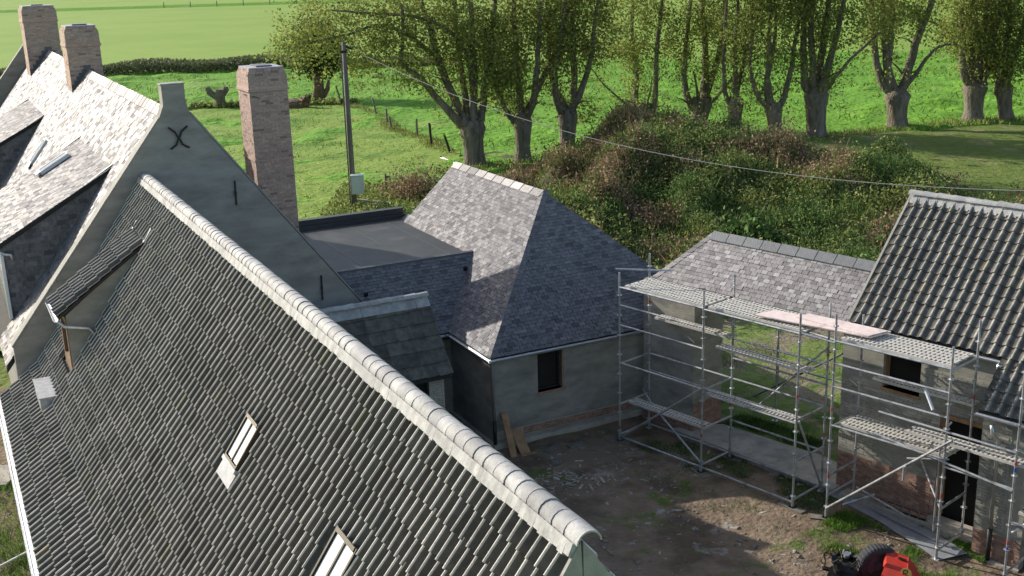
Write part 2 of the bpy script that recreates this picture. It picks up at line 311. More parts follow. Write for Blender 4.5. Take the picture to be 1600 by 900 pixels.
def slates(parent, O, ex, ey, poly, tw, th, mats, nind=300, name='slate', thick=.009, holes=()):
    O = Vector(O); ex = Vector(ex).normalized(); ey = Vector(ey).normalized(); en = ex.cross(ey)
    if en.z < 0: en = -en
    poly = ccw(poly); xs = [p[0] for p in poly]; ys = [p[1] for p in poly]
    Q = []; r = 0; y = min(ys)
    base = Vector(BASE[parent.name]); fr = FR[parent.name]
    while y < max(ys):
        x = min(xs) - (tw/2 if r % 2 else 0) - random.uniform(0, .02)
        while x < max(xs):
            wv = tw*random.uniform(.86, 1.12) if False else tw
            q = [(x+.003, y), (x+wv-.003, y), (x+wv-.003, y+th*1.02), (x+.003, y+th*1.02)]
            cx, cy = x+wv/2, y+th/2
            if not any(inpoly(h, cx, cy) for h in holes):
                c = clip(poly, q)
                if len(c) >= 3: Q.append((r, x, y, c, len(c) == 4 and all(inpoly(poly, *p) for p in [(x+.004, y+.001), (x+wv-.004, y+.001), (x+wv-.004, y+th), (x+.004, y+th)])))
            x += wv
        y += th; r += 1
    def dist(t): return (fworld(fr, O+ex*(t[1])+ey*(t[2]))-CAMP).length
    full = sorted([t for t in Q if t[4]], key=dist)[:nind]; fs = set(id(t) for t in full)
    # individual pieces share a few mesh variants
    if full:
        var = []
        for k in range(5):
            w0 = .003+random.uniform(0, .004); w1 = tw-.003-random.uniform(0, .004); d = random.uniform(0, .008); t0 = thick*random.uniform(.8, 1.4)
            mb = MB(); c = [(w0, -d+random.uniform(0, .006)), (w1, -d), (w1, th), (w0, th)]
            mb.hexa([(p[0], p[1], -.004) for p in c], [(p[0], p[1], t0+(0.006 if p[1] < th/2 else -.003)) for p in c])
            me = mb.mesh(name); me.materials.append(mats['obj']); var.append(me)
        rot = Matrix((ex, ey, en)).transposed().to_4x4()
        for t in full:
            mt = Matrix.Translation(O+ex*t[1]+ey*t[2]) @ rot @ Matrix.Rotation(random.gauss(0, .022), 4, 'Z') @ Matrix.Rotation(random.gauss(0, .016), 4, 'X') @ Matrix.Rotation(random.gauss(0, .02), 4, 'Y')
            piece(name, random.choice(var), parent, mt)
    mb = MB()
    for t in Q:
        if id(t) in fs: continue
        tx, ty = random.gauss(0, .022), random.gauss(0, .016); t0 = thick*random.uniform(.8, 1.5); dy = random.uniform(0, .009)
        def hz(p): return t0 + (p[0]-t[1]-tw/2)*tx + (p[1]-t[2]-th/2)*ty + .006 - .009*(p[1]-t[2])/th
        c = [(p[0], p[1]-(dy if p[1] < t[2]+.001 else 0)) for p in t[3]]
        n = len(c); top = [O+ex*p[0]+ey*p[1]+en*hz(p) for p in c]; bot = [O+ex*p[0]+ey*p[1]-en*.004 for p in c]
        mb.poly(top+bot, [tuple(range(n))]+[(i, n+i, n+(i+1) % n, (i+1) % n) for i in range(n)])
    if mb.v: part(name+'_covering', mb, mats['tv'], parent, kind='stuff')

PAN_A = [(0, .006), (.14, -.002), (.34, -.008), (.60, -.002), (.655, .026), (.70, .054), (.77, .069), (.85, .066), (.92, .040), (1.02, .000)]
PAN_D = [(0, .012), (.15, .002), (.32, -.003), (.48, .000), (.60, .016), (.70, .044), (.80, .054), (.90, .044), (1.0, .012), (1.04, .004)]
PAN_G = [(0, .006), (.1, .0), (.3, -.002), (.6, -.001), (.86, .004), (.93, .016), (1.0, .012), (1.03, .004)]
def pantile_mesh(mb, O, ex, ey, en, prof, tw, ln, lift, jit=0, tv=None):
    n = len(prof); jx = random.gauss(0, .003)*jit; a = random.gauss(0, .010)*jit; dl = random.gauss(0, .006)*jit
    P = lambda x, y, z: O+ex*(x*tw+jx+a*y)+ey*(y+dl)+en*z
    tail = [P(x, 0, z+lift) for x, z in prof]; head = [P(x, ln, z) for x, z in prof]; lip = [P(x, 0, z+lift-.018) for x, z in prof]
    tv = random.random() if tv is None else tv; f0 = len(mb.f)
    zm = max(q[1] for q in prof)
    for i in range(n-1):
        z_ = (prof[i][1]+prof[i+1][1])/2; mb.cr[f0+i] = max(0., min(1., (z_/zm-.60)/.25)) if prof is PAN_A else max(0., min(1., (z_-.018)/.030))  # on PAN_A the painted light skips the shaded flanks of the roll
    mb.poly(tail+head+lip+tail, [(i, i+1, n+i+1, n+i) for i in range(n-1)]+[(2*n+i, 2*n+i+1, 3*n+i+1, 3*n+i) for i in range(n-1)] +
            [(2*n, 3*n, n), (3*n-1, 2*n-1, 4*n-1)], tv)
def pantiles(parent, O, ex, ey, poly, tw, ex_len, mats, prof, nind=300, name='roof_tile', holes=(), lift=.032, skip=None):
    O = Vector(O); ex = Vector(ex).normalized(); ey = Vector(ey).normalized(); en = ex.cross(ey)
    flip = en.z < 0
    if flip: en = -en
    poly = ccw(poly); xs = [p[0] for p in poly]; ys = [p[1] for p in poly]; T = []
    y = min(ys)
    nx = round((max(xs)-min(xs))/tw); tw = (max(xs)-min(xs))/nx
    ny = max(1, round((max(ys)-min(ys))/ex_len)); el = (max(ys)-min(ys))/ny
    for j in range(ny):
        for i in range(nx):
            x = min(xs)+i*tw; y = min(ys)+j*el
            if inpoly(poly, x+tw/2, y+el/2) and not any(inpoly(h, x+tw/2, y+el/2) for h in holes): T.append((x, y))
    fr = FR[parent.name]
    key = lambda t: (fworld(fr, O+ex*t[0]+ey*t[1])-CAMP).length
    T.sort(key=key); ind = T[:nind]; rest = T[nind:]
    # mirrored frames keep the roll on the same hand
    if ind:
        var = []
        for k in range(6):
            mb = MB(); pantile_mesh(mb, Vector((0, 0, 0)), Vector((1, 0, 0)), Vector((0, 1, 0)), Vector((0, 0, 1)), prof, tw, el+.04, lift, jit=1)
            me = mb.mesh(name, smooth=False); me.materials.append(mats['obj']); me.polygons.foreach_set('use_smooth', [i < len(prof)-1 for i in range(len(me.polygons))]); var.append(me)
        rot = Matrix((ex, ey, en)).transposed().to_4x4()
        for t in ind:
            piece(name, random.choice(var), parent, Matrix.Translation(O+ex*t[0]+ey*t[1]) @ rot @ Matrix.Rotation(random.gauss(0, .012), 4, 'Z') @ Matrix.Rotation(random.gauss(0, .010), 4, 'X') @ Matrix.Rotation(random.gauss(0, .014), 4, 'Y'))
    if rest:
        mb = MB()
        for t in rest:
            tx = random.gauss(0, .012); e2 = (en+ex*tx).normalized(); e1 = (ex-en*tx).normalized()
            pantile_mesh(mb, O+ex*t[0]+ey*t[1], e1, ey, e2, prof, tw, el+.04, lift, jit=1)
        part(name+'_covering', mb, mats['tv'], parent, kind='stuff')

def bricks(parent, O, ex, W, H, mats, nind=0, name='brick', bl=.21, bh=.065, proud=.006, out=None, hole=None, lo=0.0):
    """a face of brickwork: O bottom-left, ex along, z up, out = outward normal"""
    O = Vector(O); ex = Vector(ex).normalized(); out = Vector(out); j = .010; items = []
    r = 0; z = lo
    while z+bh <= H+.001:
        x = -(bl/2 if r % 2 else 0)
        while x < W-.02:
            a, b = max(x, 0)+j/2, min(x+bl, W)-j/2
            if b-a > .03 and not (hole and hole(a, b, z)): items.append((a, b, z+j/2, z+bh-j/2))
            x += bl
        z += bh; r += 1
    mb = MB()
    for n, (a, b, z0, z1) in enumerate(items):
        p = proud*random.uniform(.5, 1.5); c = [O+ex*a+Vector((0, 0, z0)), O+ex*b+Vector((0, 0, z0)), O+ex*b+Vector((0, 0, z1)), O+ex*a+Vector((0, 0, z1))]
        top = [q+out*p for q in c]
        if n < nind:
            m1 = MB(); m1.poly(c+top, [(4, 5, 6, 7), (0, 1, 5, 4), (1, 2, 6, 5), (2, 3, 7, 6), (3, 0, 4, 7)])
            part(name, m1, mats['obj'], parent)
        else: mb.poly(c+top, [(4, 5, 6, 7), (0, 1, 5, 4), (1, 2, 6, 5), (2, 3, 7, 6), (3, 0, 4, 7)])
    if mb.v: part(name+'work', mb, mats['tv'], parent, kind='stuff')

def capmesh(ln, r, mats, r2=None, n=8, flat=.75):
    mb = MB(); r2 = r2 or r; a = []; b = []; lip = []
    for i in range(n+1):
        t = math.pi*(i/n)
        a.append((r*math.cos(t), 0, r*flat*math.sin(t))); b.append((r2*math.cos(t), ln, r2*flat*math.sin(t))); lip.append((r*.86*math.cos(t), 0, r*.86*flat*math.sin(t)))
    k = n+1
    mb.poly(a+b+lip+a, [(i+1, i, k+i, k+i+1) for i in range(n)]+[(2*k+i, 3*k+i, 3*k+i+1, 2*k+i+1) for i in range(n)])
    me = mb.mesh('ridge_cap'); me.materials.append(mats['obj']); me.polygons.foreach_set('use_smooth', [i < n for i in range(2*n)]); return me
def ridge_caps(parent, a, b, ln, r, mats, name='ridge_cap', r2=None, jit=1, flat=.75):
    a = Vector(a); b = Vector(b); d = (b-a).normalized(); n = max(1, round((b-a).length/ln)); ln = (b-a).length/n
    x = d.cross(Vector((0, 0, 1))).normalized(); z = x.cross(d)
    rot = Matrix((x, d, z)).transposed().to_4x4(); var = [capmesh(ln*1.04, r*random.uniform(.95, 1.04), mats, (r2 or r)*random.uniform(.94, 1.0), flat=flat) for _ in range(4)]
    for i in range(n):
        piece(name, random.choice(var), parent, Matrix.Translation(a+d*i*ln+Vector((0, 0, random.uniform(-.004, .008)*jit))) @ rot @ Matrix.Rotation(random.gauss(0, .02*jit), 4, 'Z') @ Matrix.Rotation(random.gauss(0, .015*jit), 4, 'X'))

def leaves(name, C, size, mat, label=None, cat=None, kind=None, parent=None, base=(0, 0, 0), up=0.0, aspect=.75):
    n = len(C); C = np.asarray(C)-np.array(base)
    a = rng.normal(size=(n, 3)); a[:, 2] += up; a /= np.linalg.norm(a, axis=1)[:, None]
    b = rng.normal(size=(n, 3)); b -= a*np.sum(a*b, axis=1)[:, None]; b /= np.linalg.norm(b, axis=1)[:, None]
    c = np.cross(a, b); s = (size*rng.uniform(.6, 1.35, n))[:, None] if not hasattr(size, '__len__') else (np.asarray(size)*rng.uniform(.7, 1.3, n))[:, None]
    V = np.stack([C-b*s*.6, C+c*s*aspect*.5, C+b*s*.6, C-c*s*aspect*.5], axis=1).reshape(-1, 3)
    F = np.arange(4*n).reshape(n, 4)
    return npmesh(name, V, F, mat, tv=rng.random(n), kind=kind, parent=parent, label=label, cat=cat, base=base)
def blades(name, P, h, w, mat, label=None, cat=None, lean=.35, kind='stuff', parent=None, base=(0, 0, 0)):
    n = len(P); P = np.asarray(P)-np.array(base); th = rng.uniform(0, 2*np.pi, n); hh = h*rng.uniform(.4, 1.3, n) if not hasattr(h, '__len__') else np.asarray(h)
    d = np.stack([np.cos(th), np.sin(th), np.zeros(n)], 1); L = rng.normal(size=(n, 3))*lean; L[:, 2] = 1; L = L*hh[:, None]
    V = np.stack([P-d*w/2, P+d*w/2, P+L*.6+d*w*.35, P+L+rng.normal(size=(n, 3))*hh[:, None]*.08, P+L*.6-d*w*.35], axis=1).reshape(-1, 3)
    F = np.arange(5*n).reshape(n, 5)
    return npmesh(name, V, F, mat, tv=rng.random(n), kind=kind, parent=parent, label=label, cat=cat, base=base)

def hill(x, y):
    g = lambda cx, cy, sx, sy, p=2: np.exp(-np.abs((x-cx)/sx)**p-np.abs((y-cy)/sy)**p)
    return 2.95*g(8.0, 57.0, 4.1, 6.5, 2.6)+1.65*g(14, 51, 4.6, 7.5, 2.4)+.9*g(2.5, 50, 6, 7)+.3*g(19, 45, 5, 6)
def lumps(x, y):
    m_ = np.clip(hill(x, y)*1.2, 0, 1)
    return m_*(np.clip(vnoise(x+70, y+70, 1.9, 51)-.38, 0, 1)*2.5+np.clip(vnoise(x+70, y+70, .9, 52)-.4, 0, 1)*.7)
def hilltop(x, y): return hill(x, y)*.86+lumps(x, y)
#%%SETTING
# ------------------------------------------------------------------ the setting
def sheet(name, pts, z, mat, fr='W', label=None):
    mb = MB(); mb.poly([(p[0], p[1], z) for p in pts], [tuple(range(len(pts)))]); b = (pts[0][0], pts[0][1], z)
    return one(name, mb, mat, fr, b, kind='structure')
sheet('ground', [(-2500, -60), (2500, -60), (2500, 3500), (-2500, 3500)], -.12, M['far_field'])
# meadow between the buildings and the far ditch: a tussocky height field
def field(name, x0, x1, y0, y1, st, zf, mat, kind='structure'):
    xs = np.arange(x0, x1+.01, st); ys = np.arange(y0, y1+.01, st); X, Y = np.meshgrid(xs, ys); Z = zf(X, Y)
    V = np.stack([X, Y, Z], -1).reshape(-1, 3); nx, ny = len(xs), len(ys); i = np.arange(nx*ny).reshape(ny, nx)
    F = np.stack([i[:-1, :-1], i[:-1, 1:], i[1:, 1:], i[1:, :-1]], -1).reshape(-1, 4)
    o = npmesh(name, V, F, mat, tv=rng.random(len(F)), kind=kind); o.data.polygons.foreach_set('use_smooth', [True]*len(F)); return o
def vnoise(X, Y, s, seed):
    r = np.random.default_rng(seed); G = r.random((256, 256)); x = X/s; y = Y/s; xi = np.floor(x).astype(int); yi = np.floor(y).astype(int); fx = x-xi; fy = y-yi
    fx = fx*fx*(3-2*fx); fy = fy*fy*(3-2*fy); g = lambda a, b: G[a % 256, b % 256]
    return g(xi, yi)*(1-fx)*(1-fy)+g(xi+1, yi)*fx*(1-fy)+g(xi, yi+1)*(1-fx)*fy+g(xi+1, yi+1)*fx*fy
def zmeadow(X, Y):
    n = vnoise(X, Y, 2.6, 1)*.6+vnoise(X, Y, 1.1, 2)*.4
    line = np.interp(X, [-6, -2, 4, 14, 20, 26, 34, 40, 90], [40, 63, 66.5, 71, 71.5, 74.5, 77, 77, 77])
    return np.clip(n-.46, 0, 1)*.95-.03-1.1*((Y < line) & (X > -4))
field('meadow', -75, 90, 52, 138, .55, zmeadow, M['meadow'])
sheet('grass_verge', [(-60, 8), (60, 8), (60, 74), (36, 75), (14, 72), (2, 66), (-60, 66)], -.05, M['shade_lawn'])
FENCE = [(-14.72, 101.1), (-10.35, 90.15), (-9.07, 85.4), (-8.4, 81.9), (-6.26, 78.0), (-5.2, 76.1), (-5.0, 73.9), (-3.56, 70.2)]
def zpad(X, Y): return vnoise(X, Y, 1.5, 5)*.10+vnoise(X, Y, .7, 6)*.05+.08
mb = MB()
pad = [(-42, 100), (-60, 40), (-8, 34), (-2, 62)]+FENCE[::-1]
xs = np.arange(-60, 0, .6); ys = np.arange(34, 101, .6); X, Y = np.meshgrid(xs, ys); Z = zpad(X, Y)
fx = np.array([p[0] for p in FENCE[::-1]]); fyv = np.array([p[1] for p in FENCE[::-1]])
lim = np.interp(Y, np.concatenate([[34, 62], fyv]), np.concatenate([[-4, -2.5], fx]))
V = np.stack([X, Y, Z], -1).reshape(-1, 3); nx, ny = len(xs), len(ys); ii = np.arange(nx*ny).reshape(ny, nx)
F = np.stack([ii[:-1, :-1], ii[:-1, 1:], ii[1:, 1:], ii[1:, :-1]], -1).reshape(-1, 4)
keep = (X < lim)[:-1, :-1].ravel(); o = npmesh('paddock', V, F[keep], M['paddock'], kind='structure')
o.data.polygons.foreach_set('use_smooth', [True]*len(o.data.polygons))
# right-hand lawn in the shade of the trees
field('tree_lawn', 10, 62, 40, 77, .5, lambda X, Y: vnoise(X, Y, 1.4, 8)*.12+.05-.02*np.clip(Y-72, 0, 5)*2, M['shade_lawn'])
# overgrown mound
field('mound', -8, 26, 34, 72, .4, lambda X, Y: hilltop(X, Y)+vnoise(X, Y, .8, 12)*.2-.16, M['mound'])
# courtyard
def zyard(X, Y): return vnoise(X, Y, .9, 21)*.05+vnoise(X, Y, .3, 22)*.022-.03
field('courtyard_ground', -17, 14, 2, 31, .12, zyard, M['mud'])
def cxy(p, v): return fxy('C', p, v)
# lawn seen through the passage
xs = np.arange(-6, 9, .25); ys = np.arange(2.55, 14, .25); X, Y = np.meshgrid(xs, ys)
V = np.stack([X, Y, vnoise(X, Y, .7, 31)*.09+.03], -1).reshape(-1, 3); nx, ny = len(xs), len(ys); ii = np.arange(nx*ny).reshape(ny, nx)
F = np.stack([ii[:-1, :-1], ii[:-1, 1:], ii[1:, 1:], ii[1:, :-1]], -1).reshape(-1, 4)
npmesh('back_lawn', V, F, M['lawn'], kind='structure', fr='C')
mb = MB(); mb.hexa([(.55, 1.28, -.05), (5.3, 1.15, -.05), (5.3, 2.3, -.05), (4.2, 2.52, -.05), (1.3, 2.4, -.05)], [(.55, 1.28, .13), (5.3, 1.15, .13), (5.3, 2.3, .13), (4.2, 2.52, .13), (1.3, 2.4, .13)])
one('passage_slab', mb, M['concrete'], 'C', (3, 2, 0), kind='structure')
# far field edge and roadside bank
mb = MB(); mb.hexa([(-400, 405, -.2), (500, 405, -.2), (500, 418, -.2), (-400, 418, -.2)], [(-400, 409, .7), (500, 409, .7), (500, 414, .7), (-400, 414, .7)])
one('field_bank', mb, M['meadow'], 'W', (0, 410, 0), kind='structure')

# ------------------------------------------------------------------ A: foreground house with pantile roof
U0 = 25.0
RW, RZ = 3.82, 7.30           # ridge line (w, z)
FW, FZ = 1.30, 3.64           # fold of the left slope
EW, EZ = .44, 2.98            # left eave
A = thing('tiled_house', 'long cement rendered house with a dark grey pantiled roof filling the foreground', 'house', 'A', (3.8, 15.7, 0))
y0, y1 = 6.5, 24.82
mb = MB(); mb.prism([(.72, y0+.02, 0), (6.95, y0+.02, 0), (6.95, y0+.02, 2.9), (RW, y0+.02, RZ-.12), (1.36, y0+.02, FZ-.14), (.72, y0+.02, 3.0)], (0, .28, 0)); part('gable_wall', mb, M['render'], A)
gw = [c for c in A.children if c.name.startswith('gable_wall')][0]
mb = MB(); mb.box(.72, .98, y0+.3, y1, 0, 3.0); mb.box(6.69, 6.95, y0+.3, y1, 0, 2.9); part('side_wall', mb, M['render'], A)
mb = MB()     # boarding below the tiles
mb.prism([(RW, y0+.04, RZ-.03), (FW, y0+.04, FZ-.03), (EW, y0+.04, EZ-.03), (EW, y0+.04, EZ-.10), (FW, y0+.04, FZ-.12), (RW, y0+.04, RZ-.15), (7.2, y0+.04, 2.35), (7.2, y0+.04, 2.45)], (0, y1-y0-.04, 0))
roofA = part('roof', mb, M['deck_dark'], A)
sl1 = Vector((RW-FW, 0, RZ-FZ)); L1 = sl1.length; sl0 = Vector((FW-EW, 0, FZ-EZ)); L0 = sl0.length
tA = .157
slope_s = lambda z: (z-FZ)/(RZ-FZ)*L1
# openings: two roof windows and the dormer, in (along, up) coordinates of the upper slope, along = y1 - u
H1 = ccw([(y0+6.27-y0, slope_s(5.50)), (6.82, slope_s(5.50)), (6.82, slope_s(6.22)), (6.27, slope_s(6.22))])
def al(u): return u-y0
hs = [ccw([(al(12.64), slope_s(5.55)), (al(13.24), slope_s(5.55)), (al(13.24), slope_s(6.20)), (al(12.64), slope_s(6.20))]),
      ccw([(al(9.18), slope_s(5.5)), (al(9.82), slope_s(5.5)), (al(9.82), slope_s(6.20)), (al(9.18), slope_s(6.20))]),
      ccw([(al(21.9), slope_s(4.12)), (al(23.15), slope_s(4.12)), (al(23.15), slope_s(6.5)), (al(21.9), slope_s(6.5))])]
# tiles run with ex along -u so that the roll lies on the lit side
exA = (0, 1, 0)
zones = ((y0, 9.54, .152), (9.54, 14.64, .170), (14.64, y1, .203))
for ua, ub, tw_ in zones:
    hz_ = [[(p[0]-(ua-y0), p[1]) for p in h] for h in hs]
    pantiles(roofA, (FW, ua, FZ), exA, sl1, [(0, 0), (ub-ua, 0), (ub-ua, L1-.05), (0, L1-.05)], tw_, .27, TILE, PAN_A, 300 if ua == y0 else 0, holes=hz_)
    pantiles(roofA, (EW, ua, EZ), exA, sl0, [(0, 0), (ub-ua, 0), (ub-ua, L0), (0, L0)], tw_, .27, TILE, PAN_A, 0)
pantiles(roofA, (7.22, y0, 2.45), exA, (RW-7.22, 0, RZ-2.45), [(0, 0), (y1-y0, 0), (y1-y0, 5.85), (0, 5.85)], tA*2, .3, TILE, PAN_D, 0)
# mortar strip with a ragged lower edge, then the ridge caps
mb = MB(); n1 = sl1.normalized(); nn1 = Vector((-n1.z, 0, n1.x)); nt_ = round((y1-y0)/tA)
for i in range(nt_*2):
    ua = y0+i*tA/2; ub = ua+tA/2; top = Vector((RW, 0, RZ)); dl = .115*random.uniform(.90, 1.08); lo = top-n1*dl
    zl = .080; zh = .10
    q = [Vector((lo.x, ua, lo.z))+nn1*zl, Vector((lo.x, ub, lo.z))+nn1*zl, Vector((top.x, ub, top.z))+nn1*zh, Vector((top.x, ua, top.z))+nn1*zh]
    mb.poly([p-nn1*.06 for p in q]+q, [(7, 6, 5, 4), (0, 1, 5, 4), (0, 4, 7, 3), (1, 2, 6, 5)], random.random())
part('mortar_fillet', mb, CAP['tv'], roofA)
ridge_caps(roofA, (RW+.045, y0-.03, RZ+.035), (RW+.045, y1, RZ+.035), .20, .114, CAP, r2=.1115, jit=.5, flat=.95)
# near gable: border render and brick panel
mb = MB()
def bandA(off0, off1):
    return [(RW, y0+.0, RZ-.02-off0*1.8), (FW+.06, y0, FZ-.02-off0*1.8)]
mb.prism([(RW-.02, y0-.015, RZ+.06), (FW, y0-.015, FZ+.02), (FW+.26, y0-.015, FZ-.02), (RW, y0-.015, RZ-.42)], (0, .033, 0))
mb.prism([(RW+.0, y0-.015, RZ+.06), (RW+.0, y0-.015, RZ-.42), (6.9, y0-.015, 2.5), (7.15, y0-.015, 2.5)], (0, .033, 0))
part('verge_render', mb, M['coping'], A)
def holeA(a, b, z): 
    zz = z+5.4; hw = (RZ-.36-(zz+.065))/1.452; c = RW; return not (c-hw < 1.3+2.3+a-1.1 and 1.3+2.3+b-1.1 < c+hw)
bricks(gw, (2.5, y0+.02, 5.4), (1, 0, 0), 2.7, 1.7, BRICKG, nind=120, out=(0, -1, 0), proud=.010,
       hole=lambda a, b, z: not (2.5+a > RW-(RZ-.40-(5.4+z+.065))/1.452 and 2.5+b < RW+(RZ-.40-(5.4+z+.065))/1.43))
# gutter
def gutter(parent, a, b, r, mat, name='gutter'):
    a = Vector(a); b = Vector(b); d = (b-a).normalized(); x = d.cross(Vector((0, 0, 1))); mb = MB(); n = 8; ra = []; rb = []
    for k, rad in ((0, r), (1, r-.008)):
        for i in range(n+1):
            t = math.pi+math.pi*i/n; o = x*math.cos(t)*rad+Vector((0, 0, math.sin(t)*rad)); ra.append(a+o); rb.append(b+o)
    k = n+1; N = 2*k
    mb.poly(ra+rb, [(i, i+1, N+i+1, N+i) for i in range(n)]+[(k+i+1, k+i, N+k+i, N+k+i+1) for i in range(n)]+[(0, N, N+k, k), (n, k+n, N+k+n, N+n)]+
            [(i+1, i, k+i, k+i+1) for i in range(n)]+[(N+i, N+i+1, N+k+i+1, N+k+i) for i in range(n)])
    return part(name, mb, mat, parent, smooth=False)
gutter(A, (EW-.10, y0, EZ-.03), (EW-.10, y1+.4, EZ-.03), .055, M['zinc'])
mb = MB(); mb.box(EW-.01, EW+.05, y0, y1, EZ-.16, EZ-.02); part('fascia', mb, M['coping'], A)
# roof windows
def roof_window(parent, O, ex, ey, w, l, two=True, apron=.18, hgt=.075, label=None, fm='black_frame'):
    O = Vector(O); ex = Vector(ex).normalized(); ey = Vector(ey).normalized(); en = ex.cross(ey)
    if en.z < 0: en = -en
    def bx(mb, x0, x1, yy0, yy1, z0, z1):
        return mb.hexa([O+ex*x0+ey*yy0+en*z0, O+ex*x1+ey*yy0+en*z0, O+ex*x1+ey*yy1+en*z0, O+ex*x0+ey*yy1+en*z0], [O+ex*x0+ey*yy0+en*z1, O+ex*x1+ey*yy0+en*z1, O+ex*x1+ey*yy1+en*z1, O+ex*x0+ey*yy1+en*z1])
    mb = MB(); f = w*.055
    bx(mb, 0, f, 0, l, -.04, hgt); bx(mb, w-f, w, 0, l, -.04, hgt); bx(mb, f, w-f, 0, f, -.04, hgt); bx(mb, f, w-f, l-f*1.6, l, -.04, hgt+.01)
    bx(mb, w*.47, w*.53, f, l-f*1.6, -.0, hgt-.006)
    fr = part('roof_window', mb, M[fm], parent, label=label)
    mb = MB(); bx(mb, f*1.4, w*.47, f*1.4, l-f*2, .0, hgt-.022); part('pane', mb, M['glass'], fr)
    mb = MB(); bx(mb, w*.53, w-f*1.4, f*1.4, l-f*2, .0, hgt-.022); part('pane', mb, M['glass'], fr)
    if apron:
        mb = MB(); bx(mb, -.03, w+.03, -.05, .0, .0, hgt+.004); bx(mb, -.05, w+.02, -apron, -.05, .03, .052)
        part('apron', mb, M['lead'], fr)
    return fr
sA = lambda u, z: Vector((FW, u, FZ))+n1*slope_s(z)+nn1*.03
roof_window(A, sA(12.68, 5.66), (0, 1, 0), n1, .52, .60, apron=.24)
roof_window(A, sA(9.22, 5.60), (0, 1, 0), n1, .56, .68)
# dormer
cu0, cu1 = 21.92, 23.12
zs = lambda w: RZ-(RW-w)*(RZ-FZ)/(RW-FW)
mb = MB()
for uu0 in (cu0, cu1-.1):
    mb.prism([(3.36, uu0, zs(3.36)), (1.68, uu0, 5.36), (1.68, uu0, zs(1.68)-.05)], (0, .1, 0))
dormer = part('dormer', mb, M['render'], A, label='small tiled dormer near the taller gable, with a grey cheek')
mb = MB(); mb.box(1.66, 1.74, cu0+.02, cu0+.13, zs(1.7)-.1, 5.32); mb.box(1.66, 1.74, cu1-.13, cu1-.02, zs(1.7)-.1, 5.32); mb.box(1.66, 1.74, cu0+.13, cu1-.13, 5.18, 5.32); mb.box(1.66, 1.74, cu0+.13, cu1-.13, zs(1.7)-.1, zs(1.7)+.12)
part('window_frame', mb, M['brown_frame'], dormer)
mb = MB(); mb.box(1.70, 1.72, cu0+.13, cu1-.13, zs(1.7)+.12, 5.18); part('pane', mb, M['glass_dark'], dormer)
dO = Vector((1.52, cu0-.04, 5.36)); dv = Vector((3.36-1.52, 0, zs(3.36)-5.36+.02)); Ld = dv.length
mb = MB(); nv = Vector((-dv.z, 0, dv.x)).normalized(); mb.prism([dO-nv*.06, dO+dv-nv*.06, dO+dv-nv*.01, dO-nv*.01], (0, cu1-cu0+.08, 0)); dr = part('dormer_roof', mb, M['deck_dark'], dormer)
mbt = MB(); nvt = 8
for i in range(6):
    for j in range(8):
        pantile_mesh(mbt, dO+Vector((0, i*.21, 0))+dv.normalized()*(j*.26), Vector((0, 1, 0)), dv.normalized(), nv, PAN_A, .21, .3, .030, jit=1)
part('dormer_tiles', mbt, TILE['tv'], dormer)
gutter(A, (1.49, cu0-.1, 5.33), (1.49, cu1+.1, 5.33), .05, M['white'], 'dormer_gutter')
mb = MB(); mb.tube([(1.52, cu0-.06, 5.30), (1.62, cu0-.10, 5.18), (2.05, cu0-.10, 5.08), (2.13, cu0-.10, 4.98), (2.14, cu0-.10, 4.86)], .032, 8); part('dormer_downpipe', mb, M['zinc'], A, smooth=True)
mb = MB(); mb.box(1.02, 1.44, 22.05, 23.25, 3.50, 3.76); mb.box(1.0, 1.46, 22.03, 23.27, 3.76, 3.785)
part('dormer_apron', mb, M['lead'], A)
mb = MB()
for uq, lq in ((cu0-.06, .17), (cu1+.02, .12)):
    a_ = Vector((3.26, uq, zs(3.26)+.07)); mb.prism([a_, a_+Vector((lq, 0, lq*1.454)), a_+Vector((lq, .09, lq*1.454)), a_+Vector((0, .09, 0))], (-.03, 0, .02))
part('dormer_flashing', mb, M['lead'], A)

# ------------------------------------------------------------------ B: main house with X anchor gable
B = thing('slate_house', 'long tall slate roofed house behind, with a bare grey gable carrying an X shaped iron', 'house', 'A', (4.65, 38, 0))
gL, gR, gC = .80, 8.62, 4.66
mb = MB()
mb.prism([(gL, 24.86, 0), (gR+.02, 24.86, 0), (gR, 24.86, 3.62), (4.98, 24.86, 8.55), (4.90, 24.86, 8.82), (4.90, 24.86, 9.22), (4.42, 24.86, 9.22), (4.42, 24.86, 8.80), (4.30, 24.86, 8.52), (gL, 24.86, 4.02)], (0, .34, 0))
gabX = part('gable_wall', mb, M['render_gable'], B)
mb = MB(); mb.prism([(4.40, 24.85, 9.22), (4.92, 24.85, 9.22), (4.92, 24.85, 9.25), (4.40, 24.85, 9.25)], (0, .36, 0)); part('finial_cap', mb, M['coping'], B)
mb = MB(); mb.prism([(gL-.01, 24.85, 4.02), (4.30, 24.85, 8.525), (4.30, 24.85, 8.56), (gL-.03, 24.85, 4.05)], (0, .36, 0)); mb.prism([(4.98, 24.85, 8.56), (gR+.02, 24.85, 3.625), (gR+.03, 24.85, 3.66), (5.0, 24.85, 8.60)], (0, .36, 0)); part('verge_coping', mb, M['coping'], B)
mb = MB()      # X anchor: two bars bowed back to back
mb.tube([(4.47, 24.83, 8.33), (4.60, 24.82, 8.22), (4.655, 24.81, 8.09), (4.60, 24.82, 7.95), (4.47, 24.83, 7.86)], .022, 6)
mb.tube([(4.87, 24.83, 8.33), (4.73, 24.82, 8.22), (4.675, 24.81, 8.09), (4.73, 24.82, 7.95), (4.87, 24.83, 7.86)], .022, 6)
part('wall_anchor', mb, M['iron'], B, label='X shaped black iron wall anchor')
